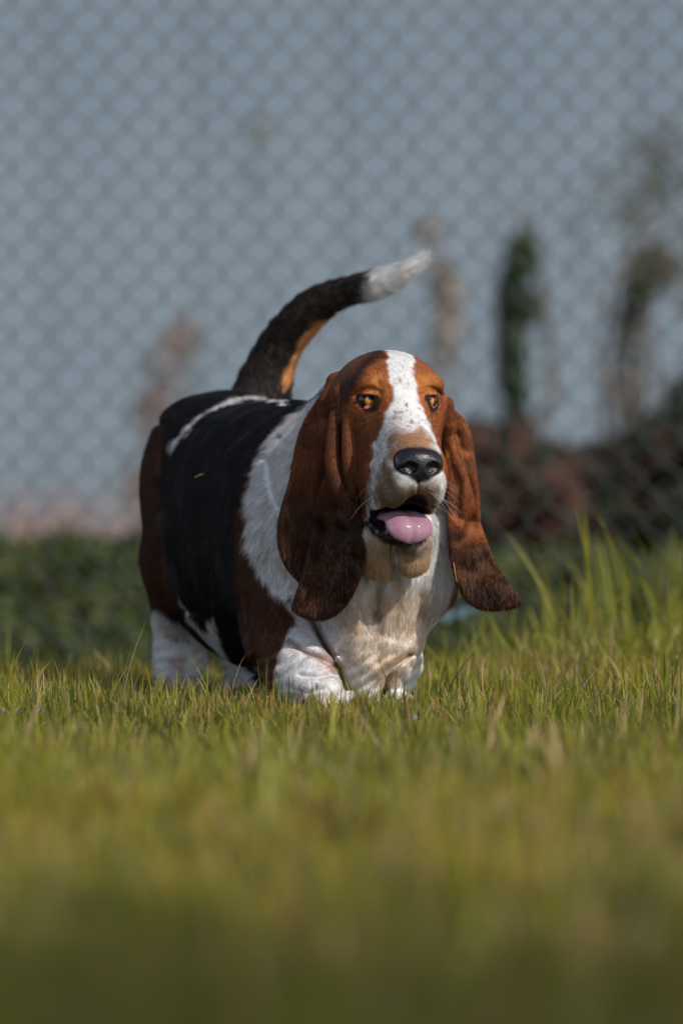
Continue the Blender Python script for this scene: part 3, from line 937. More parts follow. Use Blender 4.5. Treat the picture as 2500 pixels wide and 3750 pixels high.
m_fur = bpy.data.materials.new('fur')
m_fur.use_nodes = True
_t = m_fur.node_tree; _t.nodes.clear()
_a = _t.nodes.new('ShaderNodeAttribute'); _a.attribute_name = 'Col'
_h = _t.nodes.new('ShaderNodeBsdfPrincipled')
_h.inputs['Roughness'].default_value = .42
_h.inputs['Specular IOR Level'].default_value = .35
_o = _t.nodes.new('ShaderNodeOutputMaterial')
_t.links.new(_a.outputs['Color'], _h.inputs['Base Color'])
_w = _t.nodes.new('ShaderNodeBsdfTranslucent'); _m = _t.nodes.new('ShaderNodeMixShader')
_m.inputs[0].default_value = .40
_t.links.new(_a.outputs['Color'], _w.inputs['Color'])
_t.links.new(_h.outputs[0], _m.inputs[1]); _t.links.new(_w.outputs[0], _m.inputs[2])
_t.links.new(_m.outputs[0], _o.inputs[0])

bald = cls['bald']
dens = 1.0 + 3.0 * cls['head'] + 2.0 * cls['ear'] * (1 - cls['head'])
dens = dens * np.where((V[:, 1] < .16) & (cls['head'] < .5) & (cls['ear'] < .5), 1.7, 1.0) * np.where(V[:, 1] > .75, .4, 1) * (1 - sstep(bald, .2, .5))
def fur_len(P, px, py, hd, er, tl):
    ln = np.full(len(P), .0092)
    ln += .002 * (1 - sstep(np.abs(P[:, 1] - .12), .02, .16))
    ln = np.where(P[:, 2] < .10, .0065, ln)
    ln = np.where(tl > .5, .014 + .007 * sstep(px, 1250, 1400) + .012 * sstep(px, 1470, 1540), ln)
    hl = .0045 - .0008 * sstep(py, 1560, 1620) * (1 - sstep(py, 1780, 1850)) * (px > 1380) + .006 * sstep(py, 1960, 2060)
    ln = ln * (1 - hd) + hl * hd
    ln = ln * (1 - er) + .0052 * er
    return ln
N_FUR = int(globals().get('N_FUR', 600000))
if N_FUR:
    fur = tag(make_fur('coat_fur', N_FUR, dens, fur_len, .00018, 11, mat=m_fur), kind='stuff')
lap('fur')

# whiskers
def make_whiskers():
    r = np.random.default_rng(4)
    R0 = []; D0 = []; LN = []
    for k in range(17):
        s = 1 if k % 6 < 5 else -1
        px = r.uniform(1560, 1606) if s > 0 else r.uniform(1350, 1420)
        py = r.uniform(1730, 1850)
        ys = np.arange(-.2, .0, .001)
        P = np.array([W(px, py, t) for t in ys], np.float32)
        d = f_dog(P)
        if d.min() > .001: continue
        R0.append(P[int(np.argmax(d < .0005))])
        D0.append(np.array((s * r.uniform(.5, 1.1), -r.uniform(.2, .5), r.uniform(-.5, .1)))); LN.append(r.uniform(.020, .040))
    R0 = np.array(R0); D0 = np.array(D0); LN = np.array(LN)
    D0 /= np.linalg.norm(D0, axis=1)[:, None]
    n = len(R0)
    pts = np.stack([R0 + D0 * (LN * t)[:, None] + np.array((0, 0, -1)) * (LN * .55 * t * t)[:, None] for t in (0, .25, .5, .75, 1)], 1)
    cu = bpy.data.hair_curves.new('whiskers')
    cu.add_curves([5] * n)
    cu.points.foreach_set('position', pts.astype(np.float32).ravel())
    ra = cu.attributes.get('radius') or cu.attributes.new('radius', 'FLOAT', 'POINT')
    ra.data.foreach_set('value', (np.tile(np.array((1, .9, .75, .5, .2)), n) * .00013).astype(np.float32))
    ca = cu.attributes.new('Col', 'FLOAT_COLOR', 'CURVE')
    ca.data.foreach_set('color', np.tile(np.array((.75, .72, .68, 1), np.float32), n))
    cu.materials.append(m_fur)
    o = bpy.data.objects.new('whiskers', cu); C.objects.link(o)
    child(o)
make_whiskers()

# ================================================================== the place
def gz(x, y):
    """height of the ground"""
    x = np.asarray(x, float); y = np.asarray(y, float)
    z = .010 * np.sin(x * 3.1 + 1) * np.sin(y * 2.3 + .5) * sstep(np.abs(y - .3), .5, 1.2)
    z = z - .36 * sstep(y, 1.0, 2.8) * (1 - .75 * sstep(x, -.05, .35))      # beyond the dog it falls away, less so on the right
    z = z - .030 * sstep(-y, .12, .9)
    z = z - .45 * sstep(y, 5.0, 12.0)
    z = z + .045 * sstep(x, .10, .45) * sstep(y, .6, 1.3) * (1 - sstep(y, 2.5, 5))
    return z
def terrain():
    ys = np.concatenate([np.linspace(-8, 6, 140), np.linspace(6.3, 30, 60), np.linspace(32, 160, 40), np.linspace(180, 1500, 14)])
    xs = np.concatenate([np.linspace(-600, -14, 16), np.linspace(-12, -2.2, 30), np.linspace(-2, 2, 90), np.linspace(2.2, 12, 30), np.linspace(14, 600, 16)])
    X, Y = np.meshgrid(xs, ys, indexing='ij')
    V = np.stack([X, Y, gz(X, Y)], -1).reshape(-1, 3)
    a = np.arange(len(xs) - 1)[:, None] * len(ys) + np.arange(len(ys) - 1)[None]
    a = a.ravel()
    return V, np.stack([a, a + len(ys), a + len(ys) + 1, a + 1], 1)
m_ground = material('soil_and_turf', (.060, .062, .022), rough=.95, spec=.1, noise=(3.0, .22, (.095, .070, .030)), bump=(40, .6, .02))
tv, tf = terrain()
tag(mesh_np('ground', tv, tf, m_ground), kind='structure')

# ---- grass ---------------------------------------------------------------------
m_blade = material('grass_blade', rough=.5, attr='Col', spec=.3, Sheen_Weight=.0)
_t = m_blade.node_tree
_p = _t.nodes['Principled BSDF']; _tr = _t.nodes.new('ShaderNodeBsdfTranslucent'); _mx = _t.nodes.new('ShaderNodeMixShader')
_at = [x for x in _t.nodes if x.type == 'ATTRIBUTE'][0]
_t.links.new(_at.outputs['Color'], _tr.inputs['Color'])
_mx.inputs[0].default_value = .38
_t.links.new(_p.outputs[0], _mx.inputs[1]); _t.links.new(_tr.outputs[0], _mx.inputs[2])
_t.links.new(_mx.outputs[0], [x for x in _t.nodes if x.type == 'OUTPUT_MATERIAL'][0].inputs[0])

def blades(X, Y, H, Wd, seed, col, lean=.45, seg=4, az=None, curl=.5, z=None):
    """tapering bent ribbons; returns V, quads, colours"""
    r = np.random.default_rng(seed)
    n = len(X)
    a = r.uniform(0, 2 * np.pi, n) if az is None else az
    face = r.uniform(0, np.pi, n)
    bend = np.abs(r.normal(0, lean, n))
    Z = gz(X, Y) - .004 if z is None else z
    V = np.zeros((n, seg + 1, 2, 3), np.float32)
    t = np.linspace(0, 1, seg + 1)
    dx, dy = np.cos(a), np.sin(a)
    wx, wy = np.cos(face), np.sin(face)
    x = np.zeros(n); zz = np.zeros(n)
    px_, pz_ = x.copy(), zz.copy()
    for i in range(seg + 1):
        if i:
            th = bend * (.35 + t[i] * (1 + curl * 1.3))
            th = np.minimum(th, 2.1)
            px_ = px_ + np.sin(th) * H / seg
            pz_ = pz_ + np.cos(th) * H / seg
        w = Wd * (1 - t[i] ** 2.2) * .5 + .00008
        for s in (0, 1):
            k = (-1, 1)[s]
            V[:, i, s, 0] = X + dx * px_ + wx * w * k
            V[:, i, s, 1] = Y + dy * px_ + wy * w * k
            V[:, i, s, 2] = Z + pz_
    b = (np.arange(n) * (seg + 1) * 2)[:, None]
    o = (np.arange(seg) * 2)[None]
    q = (b + o).ravel()
    Q = np.stack([q, q + 1, q + 3, q + 2], 1)
    cc = np.repeat(col[:, None, :], (seg + 1) * 2, 1)
    tt = np.repeat(t, 2)[None, :, None]
    cc = cc * (.55 + .5 * tt)          # darker at the root, paler towards the tip
    return V.reshape(-1, 3), Q, cc.reshape(-1, 3)

GREEN = np.array((.225, .240, .022)); OLIVE = np.array((.380, .315, .040)); LIME = np.array((.40, .40, .060)); STRAW = np.array((.58, .42, .20)); RUST = np.array((.50, .20, .07)); DEEP = np.array((.095, .120, .030))
def gcol(n, X, Y, r, dry=.06):
    u = r.random(n)
    P = np.stack([X, Y, X * 0], 1)
    nz = vnoise(P, 2.6, 4.)
    nb = vnoise(P, 9.0, 1.)
    c = GREEN[None] * np.ones((n, 1))
    k = sstep(u * .6 + nz * .7, .30, .95)[:, None]
    c = c * (1 - k) + OLIVE * k
    k = (r.random(n) < .22)[:, None]
    c = np.where(k, LIME, c)
    k = (r.random(n) < .25 * (nb > .45))[:, None]
    c = np.where(k, DEEP, c)
    c = np.where((r.random(n) < dry * (.3 + 2.2 * nb ** 2))[:, None], STRAW, c)
    c = np.where((r.random(n) < dry * .35 * (nz > .5))[:, None], RUST, c)
    return c * r.uniform(.75, 1.25, n)[:, None]

def lawn(seed, x0, x1, y0, y1, n, h, hs, w, clear=True, dry=.06, lean=.45, seg=4, taper=True):
    r = np.random.default_rng(seed)
    Y = r.uniform(y0, y1, n)
    if taper:      # spread with the distance from the camera so that the field stays evenly covered in view
        X = r.uniform(-1, 1, n) * (x1 * (Y + CAM_D + 1.2) / CAM_D)
    else:
        X = r.uniform(x0, x1, n)
    P = np.stack([X, Y, X * 0], 1)
    tuft = vnoise(P, 14., 2.) * .6 + vnoise(P, 5., 6.) * .6
    H = h * (.45 + .9 * tuft) * r.lognormal(0, hs, n)
    if clear:        # trodden down under and just in front of the dog
        m = .2 * np.exp(-((X - .02) / .17) ** 2 - ((Y + .05) / .16) ** 2)
        m = np.maximum(m, np.exp(-((X + .18) / .12) ** 2 - ((Y - .45) / .35) ** 2))
        H = H * (1 - .45 * m)
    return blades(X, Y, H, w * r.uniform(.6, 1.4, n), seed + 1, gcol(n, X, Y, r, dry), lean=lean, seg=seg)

def join_np(parts):
    V = []; Q = []; Cc = []; o = 0
    for v, q, c in parts:
        V.append(v); Q.append(q + o); Cc.append(c); o += len(v)
    return np.concatenate(V), np.concatenate(Q), np.concatenate(Cc)

lap('env start')
v, q, c = join_np([
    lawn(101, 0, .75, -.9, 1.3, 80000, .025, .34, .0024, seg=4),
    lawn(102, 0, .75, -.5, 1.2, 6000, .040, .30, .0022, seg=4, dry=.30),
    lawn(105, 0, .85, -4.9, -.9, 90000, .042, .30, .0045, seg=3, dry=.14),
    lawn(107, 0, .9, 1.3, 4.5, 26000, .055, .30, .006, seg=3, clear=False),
])
tag(mesh_np('meadow_grass', v, q, m_blade, col=c), kind='stuff', label='olive green meadow grass with some dry straw stems')
# taller, coarser grass on the right behind the dog and a few stalks elsewhere
_r = np.random.default_rng(5)
def spot_grass(n, px0, px1, y0, y1, h0, h1, w, seed, cols, lean=.3, curl=.5, seg=6):
    r = np.random.default_rng(seed)
    Y = r.uniform(y0, y1, n)
    PXs = r.uniform(px0, px1, n)
    X = (PXs - 1250) / 3000 * (CAM_D + Y) / CAM_D
    H = r.uniform(h0, h1, n)
    c = np.array(cols)[r.integers(0, len(cols), n)] * r.uniform(.8, 1.2, n)[:, None]
    return blades(X, Y, H, w * r.uniform(.7, 1.3, n), seed + 1, c, lean=lean, seg=seg, curl=curl)
tall = join_np([
    spot_grass(80, 2060, 2620, 1.3, 2.6, .13, .26, .0080, 21, [LIME, GREEN * 1.2, OLIVE, GREEN], .42),
    spot_grass(40, 1740, 2120, 1.1, 2.0, .07, .16, .0075, 23, [LIME, GREEN * 1.2, OLIVE], .5),
    spot_grass(520, 1600, 2600, .5, 1.9, .045, .095, .0050, 25, [LIME, GREEN * 1.1, OLIVE, LIME, STRAW * .7], .65),
    spot_grass(500, 1560, 2600, .15, 1.0, .030, .065, .0032, 27, [LIME, GREEN, OLIVE, STRAW], .55),
    spot_grass(210, -80, 480, .1, 1.0, .035, .062, .0030, 29, [LIME, GREEN, OLIVE, STRAW, DEEP], .6),
    spot_grass(14, 2350, 2520, .1, .35, .05, .10, .0020, 31, [DEEP, GREEN], .15),
    spot_grass(10, 960, 1080, -.35, -.15, .05, .075, .0022, 33, [DEEP, GREEN, RUST], .12),
    spot_grass(9, 1440, 1560, -.40, -.05, .05, .09, .0024, 35, [DEEP, GREEN], .2),
    spot_grass(60, 1500, 2600, -.5, .6, .025, .06, .0030, 37, [RUST, STRAW, RUST * .8], .7),
    spot_grass(30, -80, 1000, -.5, .5, .02, .05, .0026, 39, [RUST, STRAW], .6),
    spot_grass(120, 1900, 2600, -2.2, -1.3, .03, .06, .0045, 41, [RUST, STRAW], .6),
    spot_grass(70, -100, 300, -3.0, -2.0, .03, .06, .0045, 43, [RUST, STRAW * .8], .6),
])
tag(mesh_np('tall_grass', tall[0], tall[1], m_blade, col=tall[2]), kind='stuff', label='tall coarse grass and stray stalks standing above the meadow')

# ---- leafy things ------------------------------------------------------------------
m_leaf = material('leaf', rough=.5, attr='Col', spec=.3)
m_bark = material('bark', (.10, .075, .055), rough=.9, noise=(30, .25, (.16, .13, .10)), bump=(60, .8, .01))
def leaf_cloud(blobs, n, size, cols, seed, hollow=.35, gap=.42, gs=4.0):
    """leaves spread through the outer part of several uneven lobes, with gaps"""
    r = np.random.default_rng(seed)
    Ps = []
    vol = np.array([b[1][0] * b[1][1] * b[1][2] for b in blobs]) ** (2 / 3)
    cnt = (vol / vol.sum() * n * 1.7).astype(int)
    for (c, rad), k in zip(blobs, cnt):
        d = r.normal(size=(k, 3)); d /= np.linalg.norm(d, axis=1)[:, None]
        t = r.uniform(hollow, 1.12, k) ** .6
        Ps.append(np.asarray(c) + d * t[:, None] * np.asarray(rad))
    P = np.concatenate(Ps)
    nz = vnoise(P, gs, seed * 1.7) * .7 + vnoise(P, gs * 2.7, seed * .3) * .3
    P = P[nz > gap]
    if len(P) > n: P = P[r.permutation(len(P))[:n]]
    n = len(P)
    a = r.normal(size=(n, 3)); a /= np.linalg.norm(a, axis=1)[:, None]
    b = np.cross(a, r.normal(size=(n, 3))); b /= np.linalg.norm(b, axis=1)[:, None]
    s = size * r.uniform(.6, 1.4, n)[:, None]
    up = np.cross(a, b) * s * .18
    V = np.stack([P - a * s, P - b * s * .5 + up, P + a * s, P + b * s * .5 + up], 1)
    Q = np.arange(n * 4).reshape(-1, 4)
    cc = np.array(cols)[r.integers(0, len(cols), n)] * r.uniform(.7, 1.3, n)[:, None]
    return V.reshape(-1, 3), Q, np.repeat(cc, 4, 0)
def stems(base, tips, r0, mat, name, parent, seed=1):
    """tapered crooked branches from base to each tip, one joined part"""
    r = np.random.default_rng(seed)
    V = []; Q = []; o = 0
    for tip in tips:
        k = 7; m = 5
        pts = [np.asarray(base) * (1 - t) + np.asarray(tip) * t for t in np.linspace(0, 1, k)]
        L_ = np.linalg.norm(np.asarray(tip) - np.asarray(base))
        for i in range(1, k - 1): pts[i] = pts[i] + r.normal(0, .035 * L_, 3) * (1, 1, .3)
        for i, p in enumerate(pts):
            rr = r0 * (1 - .8 * i / (k - 1))
            for j in range(m):
                q = 2 * math.pi * j / m
                V.append(p + np.array((math.cos(q), math.sin(q), 0)) * rr)
        for i in range(k - 1):
            for j in range(m): Q.append((o + i * m + j, o + i * m + (j + 1) % m, o + (i + 1) * m + (j + 1) % m, o + (i + 1) * m + j))
        o += k * m
    return mesh_np(name, np.array(V), np.array(Q), mat, parent=parent)
def shrub(name, label, cat, blobs, n, size, cols, seed, foot, tips, r0=.02, gap=.42, hollow=.35, group=None, leafname='foliage', gs=4.0):
    root = tag(empty(name, foot), label, cat, group)
    f = np.asarray(foot)
    bl = [(np.asarray(c) - f, rad) for c, rad in blobs]
    v, q, c = leaf_cloud(bl, n, size, cols, seed, hollow, gap, gs)
    mesh_np(leafname, v, q, m_leaf, parent=root, col=c, smooth=False)
    stems((0, 0, 0), [np.asarray(t) - f for t in tips], r0, m_bark, 'stem' if r0 < .03 else 'trunk', root, seed)
    return root
def G(px, y): 
    p = W(px, 1875, y); return (p[0], y, float(gz(p[0], y)))
def B(px, py, y, rx, ry, rz):
    """lobe: rx, rz in picture units at its own depth, ry metres"""
    s = (CAM_D + y) / CAM_D / 3000
    return (W(px, py, y), (rx * s, ry, rz * s))

DG = np.array((.035, .060, .022)); MG = np.array((.065, .095, .022)); OG = np.array((.10, .11, .030)); IVY = np.array((.040, .068, .042))
REDL = np.array((.17, .062, .045)); BRL = np.array((.13, .085, .060)); PALE = np.array((.30, .25, .18)); PINKD = np.array((.60, .33, .24))
# low leafy bank along the foot of the fence
bl = [B(px, 2190 + 20 * math.sin(px * .02) + (40 if px > 1600 else 0) + dz, 7.2 + .3 * math.sin(px * .013) - dz * .002, 190, .5, 230) for px in range(-500, 3100, 150) for dz in (0, 260)]
v, q, c = leaf_cloud(bl, 80000, .020, [MG * .85, MG, OG * .9, OG, OG * .8, DG], 61, hollow=.3, gap=.30, gs=4)
tag(mesh_np('undergrowth', v, q, m_leaf, col=c, smooth=False), kind='stuff', label='low dark green undergrowth growing along the foot of the fence')
# dry grass beyond it
r = np.random.default_rng(9)
n = 26000
X = r.uniform(-5.5, 6.0, n); Y = r.uniform(10.5, 13.5, n)
zt = .262 + .055 * (vnoise(np.stack([X, Y, X * 0], 1), 1.6, 3.) - .4)
Z = gz(X, Y)
v, q, c = blades(X, Y, (zt - Z) * r.uniform(.75, 1.12, n), .012 * r.uniform(.6, 1.4, n), 77, np.array([PINKD, PALE * 1.15, PINKD * .9, PINKD * .7])[r.integers(0, 4, n)], lean=.10, seg=2, z=Z)
tag(mesh_np('dry_grass', v, q, m_blade, col=c), kind='stuff', label='band of tall dry pinkish grass beyond the fence')

# long, low metal-clad building, added on a guess to screen off the bright sky
m_clad = material('blue_grey_cladding', (.210, .272, .328), rough=.6, spec=.2, noise=(.30, .18, (.275, .335, .385)))
m_fascia = material('pale_fascia', (.32, .33, .325), rough=.6, spec=.3)
m_plinth = material('concrete_plinth', (.30, .22, .18), rough=.9)
hall = tag(empty('added_warehouse', (0, 40, -.9)), 'added long low building clad in plain blue grey metal panels, far behind the fence', 'building')
def box_mesh(name, x0, x1, y0, y1, z0, z1, mat, parent):
    V = np.array([(x, y, z) for x in (x0, x1) for y in (y0, y1) for z in (z0, z1)])
    F = np.array([(0, 1, 3, 2), (4, 6, 7, 5), (0, 4, 5, 1), (2, 3, 7, 6), (0, 2, 6, 4), (1, 5, 7, 3)])
    return mesh_np(name, V, F, mat, parent=parent, smooth=False)
def clad_panel():
    # one sheet with five shallow upright ribs
    xs, ys = [0], [0]
    for k in range(5):
        c = .12 + k * .235
        xs += [c - .035, c - .018, c + .018, c + .035]; ys += [0, -.022, -.022, 0]
    xs.append(1.18); ys.append(0)
    V = [(x, y, z) for x, y in zip(xs, ys) for z in (.5, 7.95)]
    F = [(i * 2, i * 2 + 2, i * 2 + 3, i * 2 + 1) for i in range(len(xs) - 1)]
    return np.array(V, float), np.array(F)
cv, cf = clad_panel()
p0 = mesh_np('wall_panel', cv, cf, m_clad, parent=hall, smooth=False)
for i in range(-26, 26):
    p = p0 if i == -26 else p0.copy()
    if i != -26: C.objects.link(p)
    p.location = (i * 1.2 + .01, 0, 0)
box_mesh('inner_wall', -31.2, 31.2, .03, 16, 0, 7.9, m_fascia, hall)
box_mesh('plinth', -31.25, 31.25, -.06, .028, -.2, .498, m_plinth, hall)
box_mesh('roof_edge', -31.5, 31.5, -.22, 16.3, 7.952, 8.75, m_fascia, hall)

# shrubs and trees beyond the fence
shrub('bare_shrub', 'sparse reddish brown shrub beyond the fence, just left of the hound', 'shrub',
      [B(610, 1330, 15, 110, .5, 120), B(560, 1500, 15, 80, .5, 80), B(600, 1620, 15, 90, .5, 200), B(680, 1240, 15, 80, .5, 90), B(520, 1800, 15, 60, .4, 120)], 420, .024, [REDL * 1.5, BRL * 1.9, BRL * 1.4, PALE * .8], 3,
      G(600, 15), [W(560, 1350, 15), W(640, 1220, 15), W(700, 1280, 15.2), W(520, 1500, 14.8), W(610, 1150, 15), W(480, 1640, 15)], .014, gap=.50)
shrub('russet_hedge_bush', 'dense russet and dark green bush beyond the fence, right behind the ear of the hound', 'bush',
      [B(1600, 1690, 9, 110, .5, 190), B(1730, 1640, 9.2, 120, .5, 110), B(1850, 1680, 9, 130, .5, 120), B(1980, 1720, 9.3, 110, .5, 110), B(1760, 1820, 9, 190, .6, 150), B(1990, 1850, 9, 160, .6, 150), B(1640, 1900, 9, 180, .6, 160)], 7000, .026, [REDL * .9, REDL * .7, BRL * .7, BRL * .5, DG * .7, IVY * .6], 5,
      G(1800, 9), [W(1650, 1700, 9), W(1760, 1620, 9), W(1880, 1640, 9), W(1990, 1700, 9)], .022, gap=.30)
shrub('evergreen_hedge_bush', 'dense dark evergreen bush beyond the fence at the right edge', 'bush',
      [B(2150, 1740, 9.6, 110, .5, 110), B(2280, 1720, 9.5, 120, .5, 120), B(2400, 1660, 9.5, 110, .5, 150), B(2520, 1600, 9.5, 110, .5, 230), B(2200, 1880, 9.5, 180, .6, 150), B(2430, 1880, 9.5, 180, .6, 170), B(2640, 1750, 9.5, 140, .6, 300)], 7500, .026, [DG * .7, IVY * .6, BRL * .5, IVY * .5, REDL * .4], 6,
      G(2350, 9.5), [W(2150, 1720, 9.5), W(2290, 1700, 9.5), W(2420, 1620, 9.5), W(2530, 1500, 9.5)], .022, gap=.28)
shrub('ivy_clad_tree', 'slim dead trunk wrapped in dark ivy, standing beyond the fence', 'tree',
      [B(1905, 950, 10.5, 60, .18, 100), B(1880, 1080, 10.5, 45, .16, 110), B(1925, 1130, 10.5, 50, .16, 70), B(1880, 1240, 10.5, 42, .16, 140), B(1888, 1400, 10.5, 40, .16, 140), B(1885, 1560, 10.5, 55, .2, 120)], 1700, .022, [IVY, IVY * .8, DG, DG * .9, MG * .7], 8,
      G(1890, 10.5), [W(1950, 800, 10.5), W(1880, 860, 10.5), W(1935, 720, 10.6)], .038, gap=.30, hollow=.1, gs=7)
shrub('bare_grey_tree', 'slim grey trunk with a few brown leaves, near the right edge beyond the fence', 'tree',
      [B(2340, 1030, 11, 80, .2, 110), B(2300, 1150, 11, 60, .2, 90), B(2290, 1320, 11, 28, .1, 120), B(2292, 1500, 11, 34, .1, 110), B(2400, 980, 11, 60, .2, 100)], 520, .022, [BRL * 1.2, BRL, IVY * 1.4, DG * 1.5], 9,
      G(2290, 11), [W(2330, 900, 11), W(2290, 1040, 11), W(2400, 880, 11), W(2250, 980, 11)], .034, gap=.34, hollow=.1, gs=7)
shrub('pale_withered_sapling', 'pale withered sapling beyond the fence, rising beside the tip of the tail', 'tree',
      [B(1610, 930, 14, 55, .2, 120), B(1640, 1120, 14, 45, .2, 140), B(1630, 1350, 14, 50, .2, 150), B(1560, 860, 14, 60, .2, 60)], 330, .024, [PALE * 1.3, PALE * 1.1, BRL * 2], 10,
      G(1630, 14), [W(1600, 830, 14), W(1650, 950, 14), W(1520, 820, 14)], .016, gap=.40, hollow=.1)
shrub('twiggy_sapling', 'thin leafy twigs of a sapling beyond the fence above the hedge at the right', 'tree',
      [B(2180, 700, 13, 150, .4, 160), B(2420, 620, 13, 140, .4, 200), B(2050, 760, 13, 90, .3, 110), B(2480, 1000, 13, 90, .3, 200), B(2330, 860, 13, 120, .3, 120)], 450, .020, [DG * 1.5, BRL, BRL * 1.3, OG], 12,
      G(2450, 13), [W(2180, 620, 13), W(2420, 420, 13), W(2060, 700, 13), W(2500, 760, 13), W(2300, 760, 13)], .016, gap=.50, hollow=.0)
# added unseen tree, right of the camera, put there to shade the near grass
_c = np.array((0, -4.95, 0)) + 6.2 * np.array(tuple(sdir))
shrub('added_shade_tree', 'unseen leafy tree added to the right of the photographer to shade the nearest grass', 'tree',
      [(_c + np.array(d), r_) for d, r_ in (((0, 0, 0), (1.2, 1.1, .8)), ((.7, .5, .2), (.8, .8, .6)), ((-.7, -.4, -.1), (.8, .9, .6)), ((.1, -.9, .3), (.9, .8, .6)), ((-.5, .5, .0), (.7, .7, .5)), ((.6, -.6, -.2), (.8, .8, .6)))],
      4200, .085, [DG, MG, OG], 14, (float(_c[0]) + .1, float(_c[1]), float(gz(_c[0], _c[1]))), [_c + np.array(d) for d in ((0, 0, .3), (.8, .4, .2), (-.8, -.3, 0), (.1, -.9, .3))], .09, gap=.42, hollow=.1, gs=1.6)
shrub('slender_sapling', 'thin half bare sapling beyond the fence to the left of the tail', 'tree',
      [B(940, 480, 16, 40, .2, 60), B(925, 620, 16, 25, .1, 60)], 50, .024, [OG, BRL, PALE], 13, G(920, 16), [W(950, 400, 16), W(915, 560, 16)], .006, gap=.40, hollow=.0)
lap('grass')

# ---- chain link fence --------------------------------------------------------------
FY = 3.5
m_wire = material('fence_wire', (.055, .070, .060), rough=.5)
fence = tag(empty('chain_link_fence', (0, FY, -.3)), 'green chain link fence of diamond mesh rising out of the picture behind the hound', 'fence')
def wire_mesh(flip):
    dw, dh, r_, zt = .0350, .0770, .00155, 2.2
    n = int(zt / (dh / 2))
    path = []
    for i in range(n + 1):
        s = (1 if i % 2 else -1) * flip
        z = -.25 + i * dh / 2
        # hooks round its neighbour at every bend
        path.append((s * (dw / 2 - .0025), .0028 * s, z - .009))
        path.append((s * (dw / 2 + .0012), 0, z))
        path.append((s * (dw / 2 - .0025), -.0028 * s, z + .009))
    V = []; F = []
    m = 5
    for i, p in enumerate(path):
        p = Vector(p)
        a = Vector(path[max(0, i - 1)]); b = Vector(path[min(len(path) - 1, i + 1)])
        t = (b - a).normalized()
        u = t.cross(Vector((0, 1, 0))).normalized(); w = t.cross(u)
        for j in range(m):
            q = 2 * math.pi * j / m
            V.append(p + (u * math.cos(q) + w * math.sin(q)) * r_)
    for i in range(len(path) - 1):
        for j in range(m):
            F.append((i * m + j, i * m + (j + 1) % m, (i + 1) * m + (j + 1) % m, (i + 1) * m + j))
    return np.array(V), np.array(F)
wires = []
for k, i in enumerate(range(-40, 41)):
    if k < 2:
        wv, wf = wire_mesh((1, -1)[k])
        w = mesh_np('wire', wv, wf, m_wire, parent=fence)
        wires.append(w)
    else:
        w = wires[k % 2].copy(); C.objects.link(w)
    w.location = (i * .0350 + .01 + random.uniform(-.0012, .0012), .012 * math.sin(i * .21) + random.uniform(-.003, .003), .004 * math.sin(i * .13) + random.uniform(-.0018, .0018))
    w.rotation_euler = (0, random.uniform(-.0012, .0012), 0)
lap('fence')

# ---- small things in the grass -------------------------------------------------------
m_petal = material('blue_petal', (.30, .42, .72), rough=.6)
m_eye = material('flower_eye', (.75, .70, .45), rough=.7)
m_stalk = material('flower_stalk', (.10, .15, .03), rough=.7)
def flower(px, py, y, sz, label):
    p = W(px, py, y)
    root = tag(empty('blue_flower', (p[0], y, float(gz(p[0], y)))), label, 'flower', 'small blue flowers in the grass')
    h = p[2] - float(gz(p[0], y))
    V = []; Q = []
    for k in range(5):
        a = 2 * math.pi * k / 5 + px
        d = np.array((math.cos(a), -.25, math.sin(a))); s = np.array((-math.sin(a), 0, math.cos(a)))
        o = len(V)
        c = np.array((0, 0, h))
        V += [c + d * sz * .1, c + d * sz * .55 + s * sz * .38, c + d * sz + (0, .15 * sz, 0), c + d * sz * .55 - s * sz * .38]
        Q.append((o, o + 1, o + 2, o + 3))
    mesh_np('petals', np.array(V), np.array(Q), m_petal, parent=root)
    f = ell((0, -.001, h), (sz * .2,) * 3)
    vv, qq = polygonise(f, np.array((0, 0, h)) - sz * .4, np.array((0, 0, h)) + sz * .4, sz * .06, band=.01)
    mesh_np('flower_centre', vv, qq, m_eye, parent=root)
    stems((0, .002, 0), [(0, .002, h)], .0008, m_stalk, 'stem', root, 3)
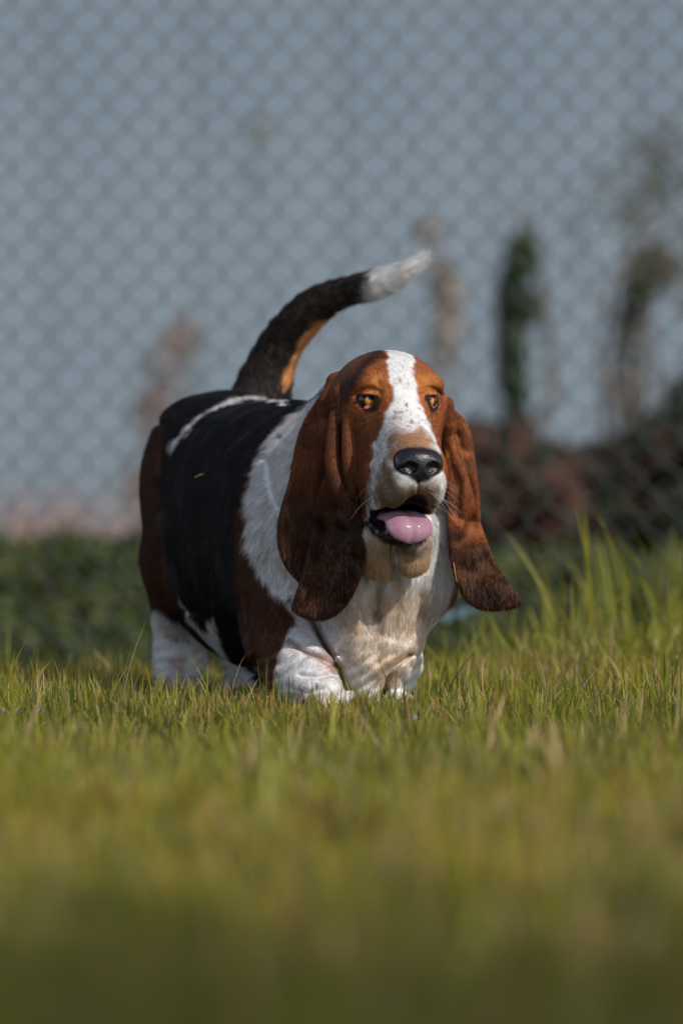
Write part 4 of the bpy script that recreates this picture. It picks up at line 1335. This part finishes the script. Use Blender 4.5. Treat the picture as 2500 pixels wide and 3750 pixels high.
for px, py, y, sz, lb in ((8, 2603, -.32, .0042, 'small blue flower at the left edge of the grass, upper of the pair there'), (42, 2616, -.34, .0052, 'small blue flower beside the left edge, largest of its patch'),
                      (60, 2604, -.30, .0036, 'tiny blue flower touching the largest one of its patch'), (152, 2600, -.28, .0040, 'small blue flower standing alone, rightmost of the left patch'),
                      (4, 2652, -.45, .0042, 'small blue flower at the left edge, lowest of its patch'), (1518, 2625, -.45, .0035, 'small pale blue flower in the grass before the far forepaw')):
    flower(px, py, y, sz, lb)
# bits of straw carried on the coat
m_straw = material('straw', (.55, .24, .05), rough=.6)
def straw(pts, rad, label):
    pts = [np.asarray(p) for p in pts]
    root = pts[0]
    V = []; Q = []
    k = len(pts); m = 5
    for i, p in enumerate(pts):
        for j in range(m):
            q = 2 * math.pi * j / m
            V.append(p - root + np.array((math.cos(q) * .6, math.sin(q), math.sin(q + .8))) * rad * (1 - .5 * i / k))
    for i in range(k - 1):
        for j in range(m): Q.append((i * m + j, i * m + (j + 1) % m, (i + 1) * m + (j + 1) % m, (i + 1) * m + j))
    o = mesh_np('straw', np.array(V), np.array(Q), m_straw)
    o.location = root
    return tag(o, label, 'straw')
def on_coat(px, py, lift=.008):
    """the first point of the coat met from the front at px, py"""
    ys = np.arange(-.2, .8, .002)
    P = np.array([W(px, py, t) for t in ys], np.float32)
    d = f_dog(P)
    k = int(np.argmax(d < lift))
    return P[k]
straw([on_coat(715, 1748), on_coat(728, 1740), on_coat(745, 1736)], .0010, 'bit of orange straw caught in the black fur of the flank')
straw([on_coat(1660, 2060, .006), on_coat(1664, 2090, .006), on_coat(1671, 2130, .006)], .0008, 'thin bit of straw caught on the dark drooping ear')
# a scrap of pale blue plastic sheet lying far back in the grass
m_pl = material('pale_blue_plastic', (.075, .13, .135), rough=.6, spec=.5)
u = np.linspace(0, 1, 16); vv_ = np.linspace(0, 1, 5)
a0, a1 = W(1600, 2280, 2.4), W(1740, 2240, 2.6)
VV = []
for i in u:
    for j in vv_:
        VV.append(a0 * (1 - i) + a1 * i + np.array((0, .05 * (j - .5), .012 * j + .006 * math.sin(i * 17 + j * 3))))
a = (np.arange(15)[:, None] * 5 + np.arange(4)[None]).ravel()
o = mesh_np('plastic_scrap', np.array(VV), np.stack([a, a + 5, a + 6, a + 1], 1), m_pl)
sm = o.modifiers.new('thickness', 'SOLIDIFY'); sm.thickness = .002
tag(o, 'pale blue strip of plastic lying in the grass behind the chest of the hound', 'litter')
lap('all')
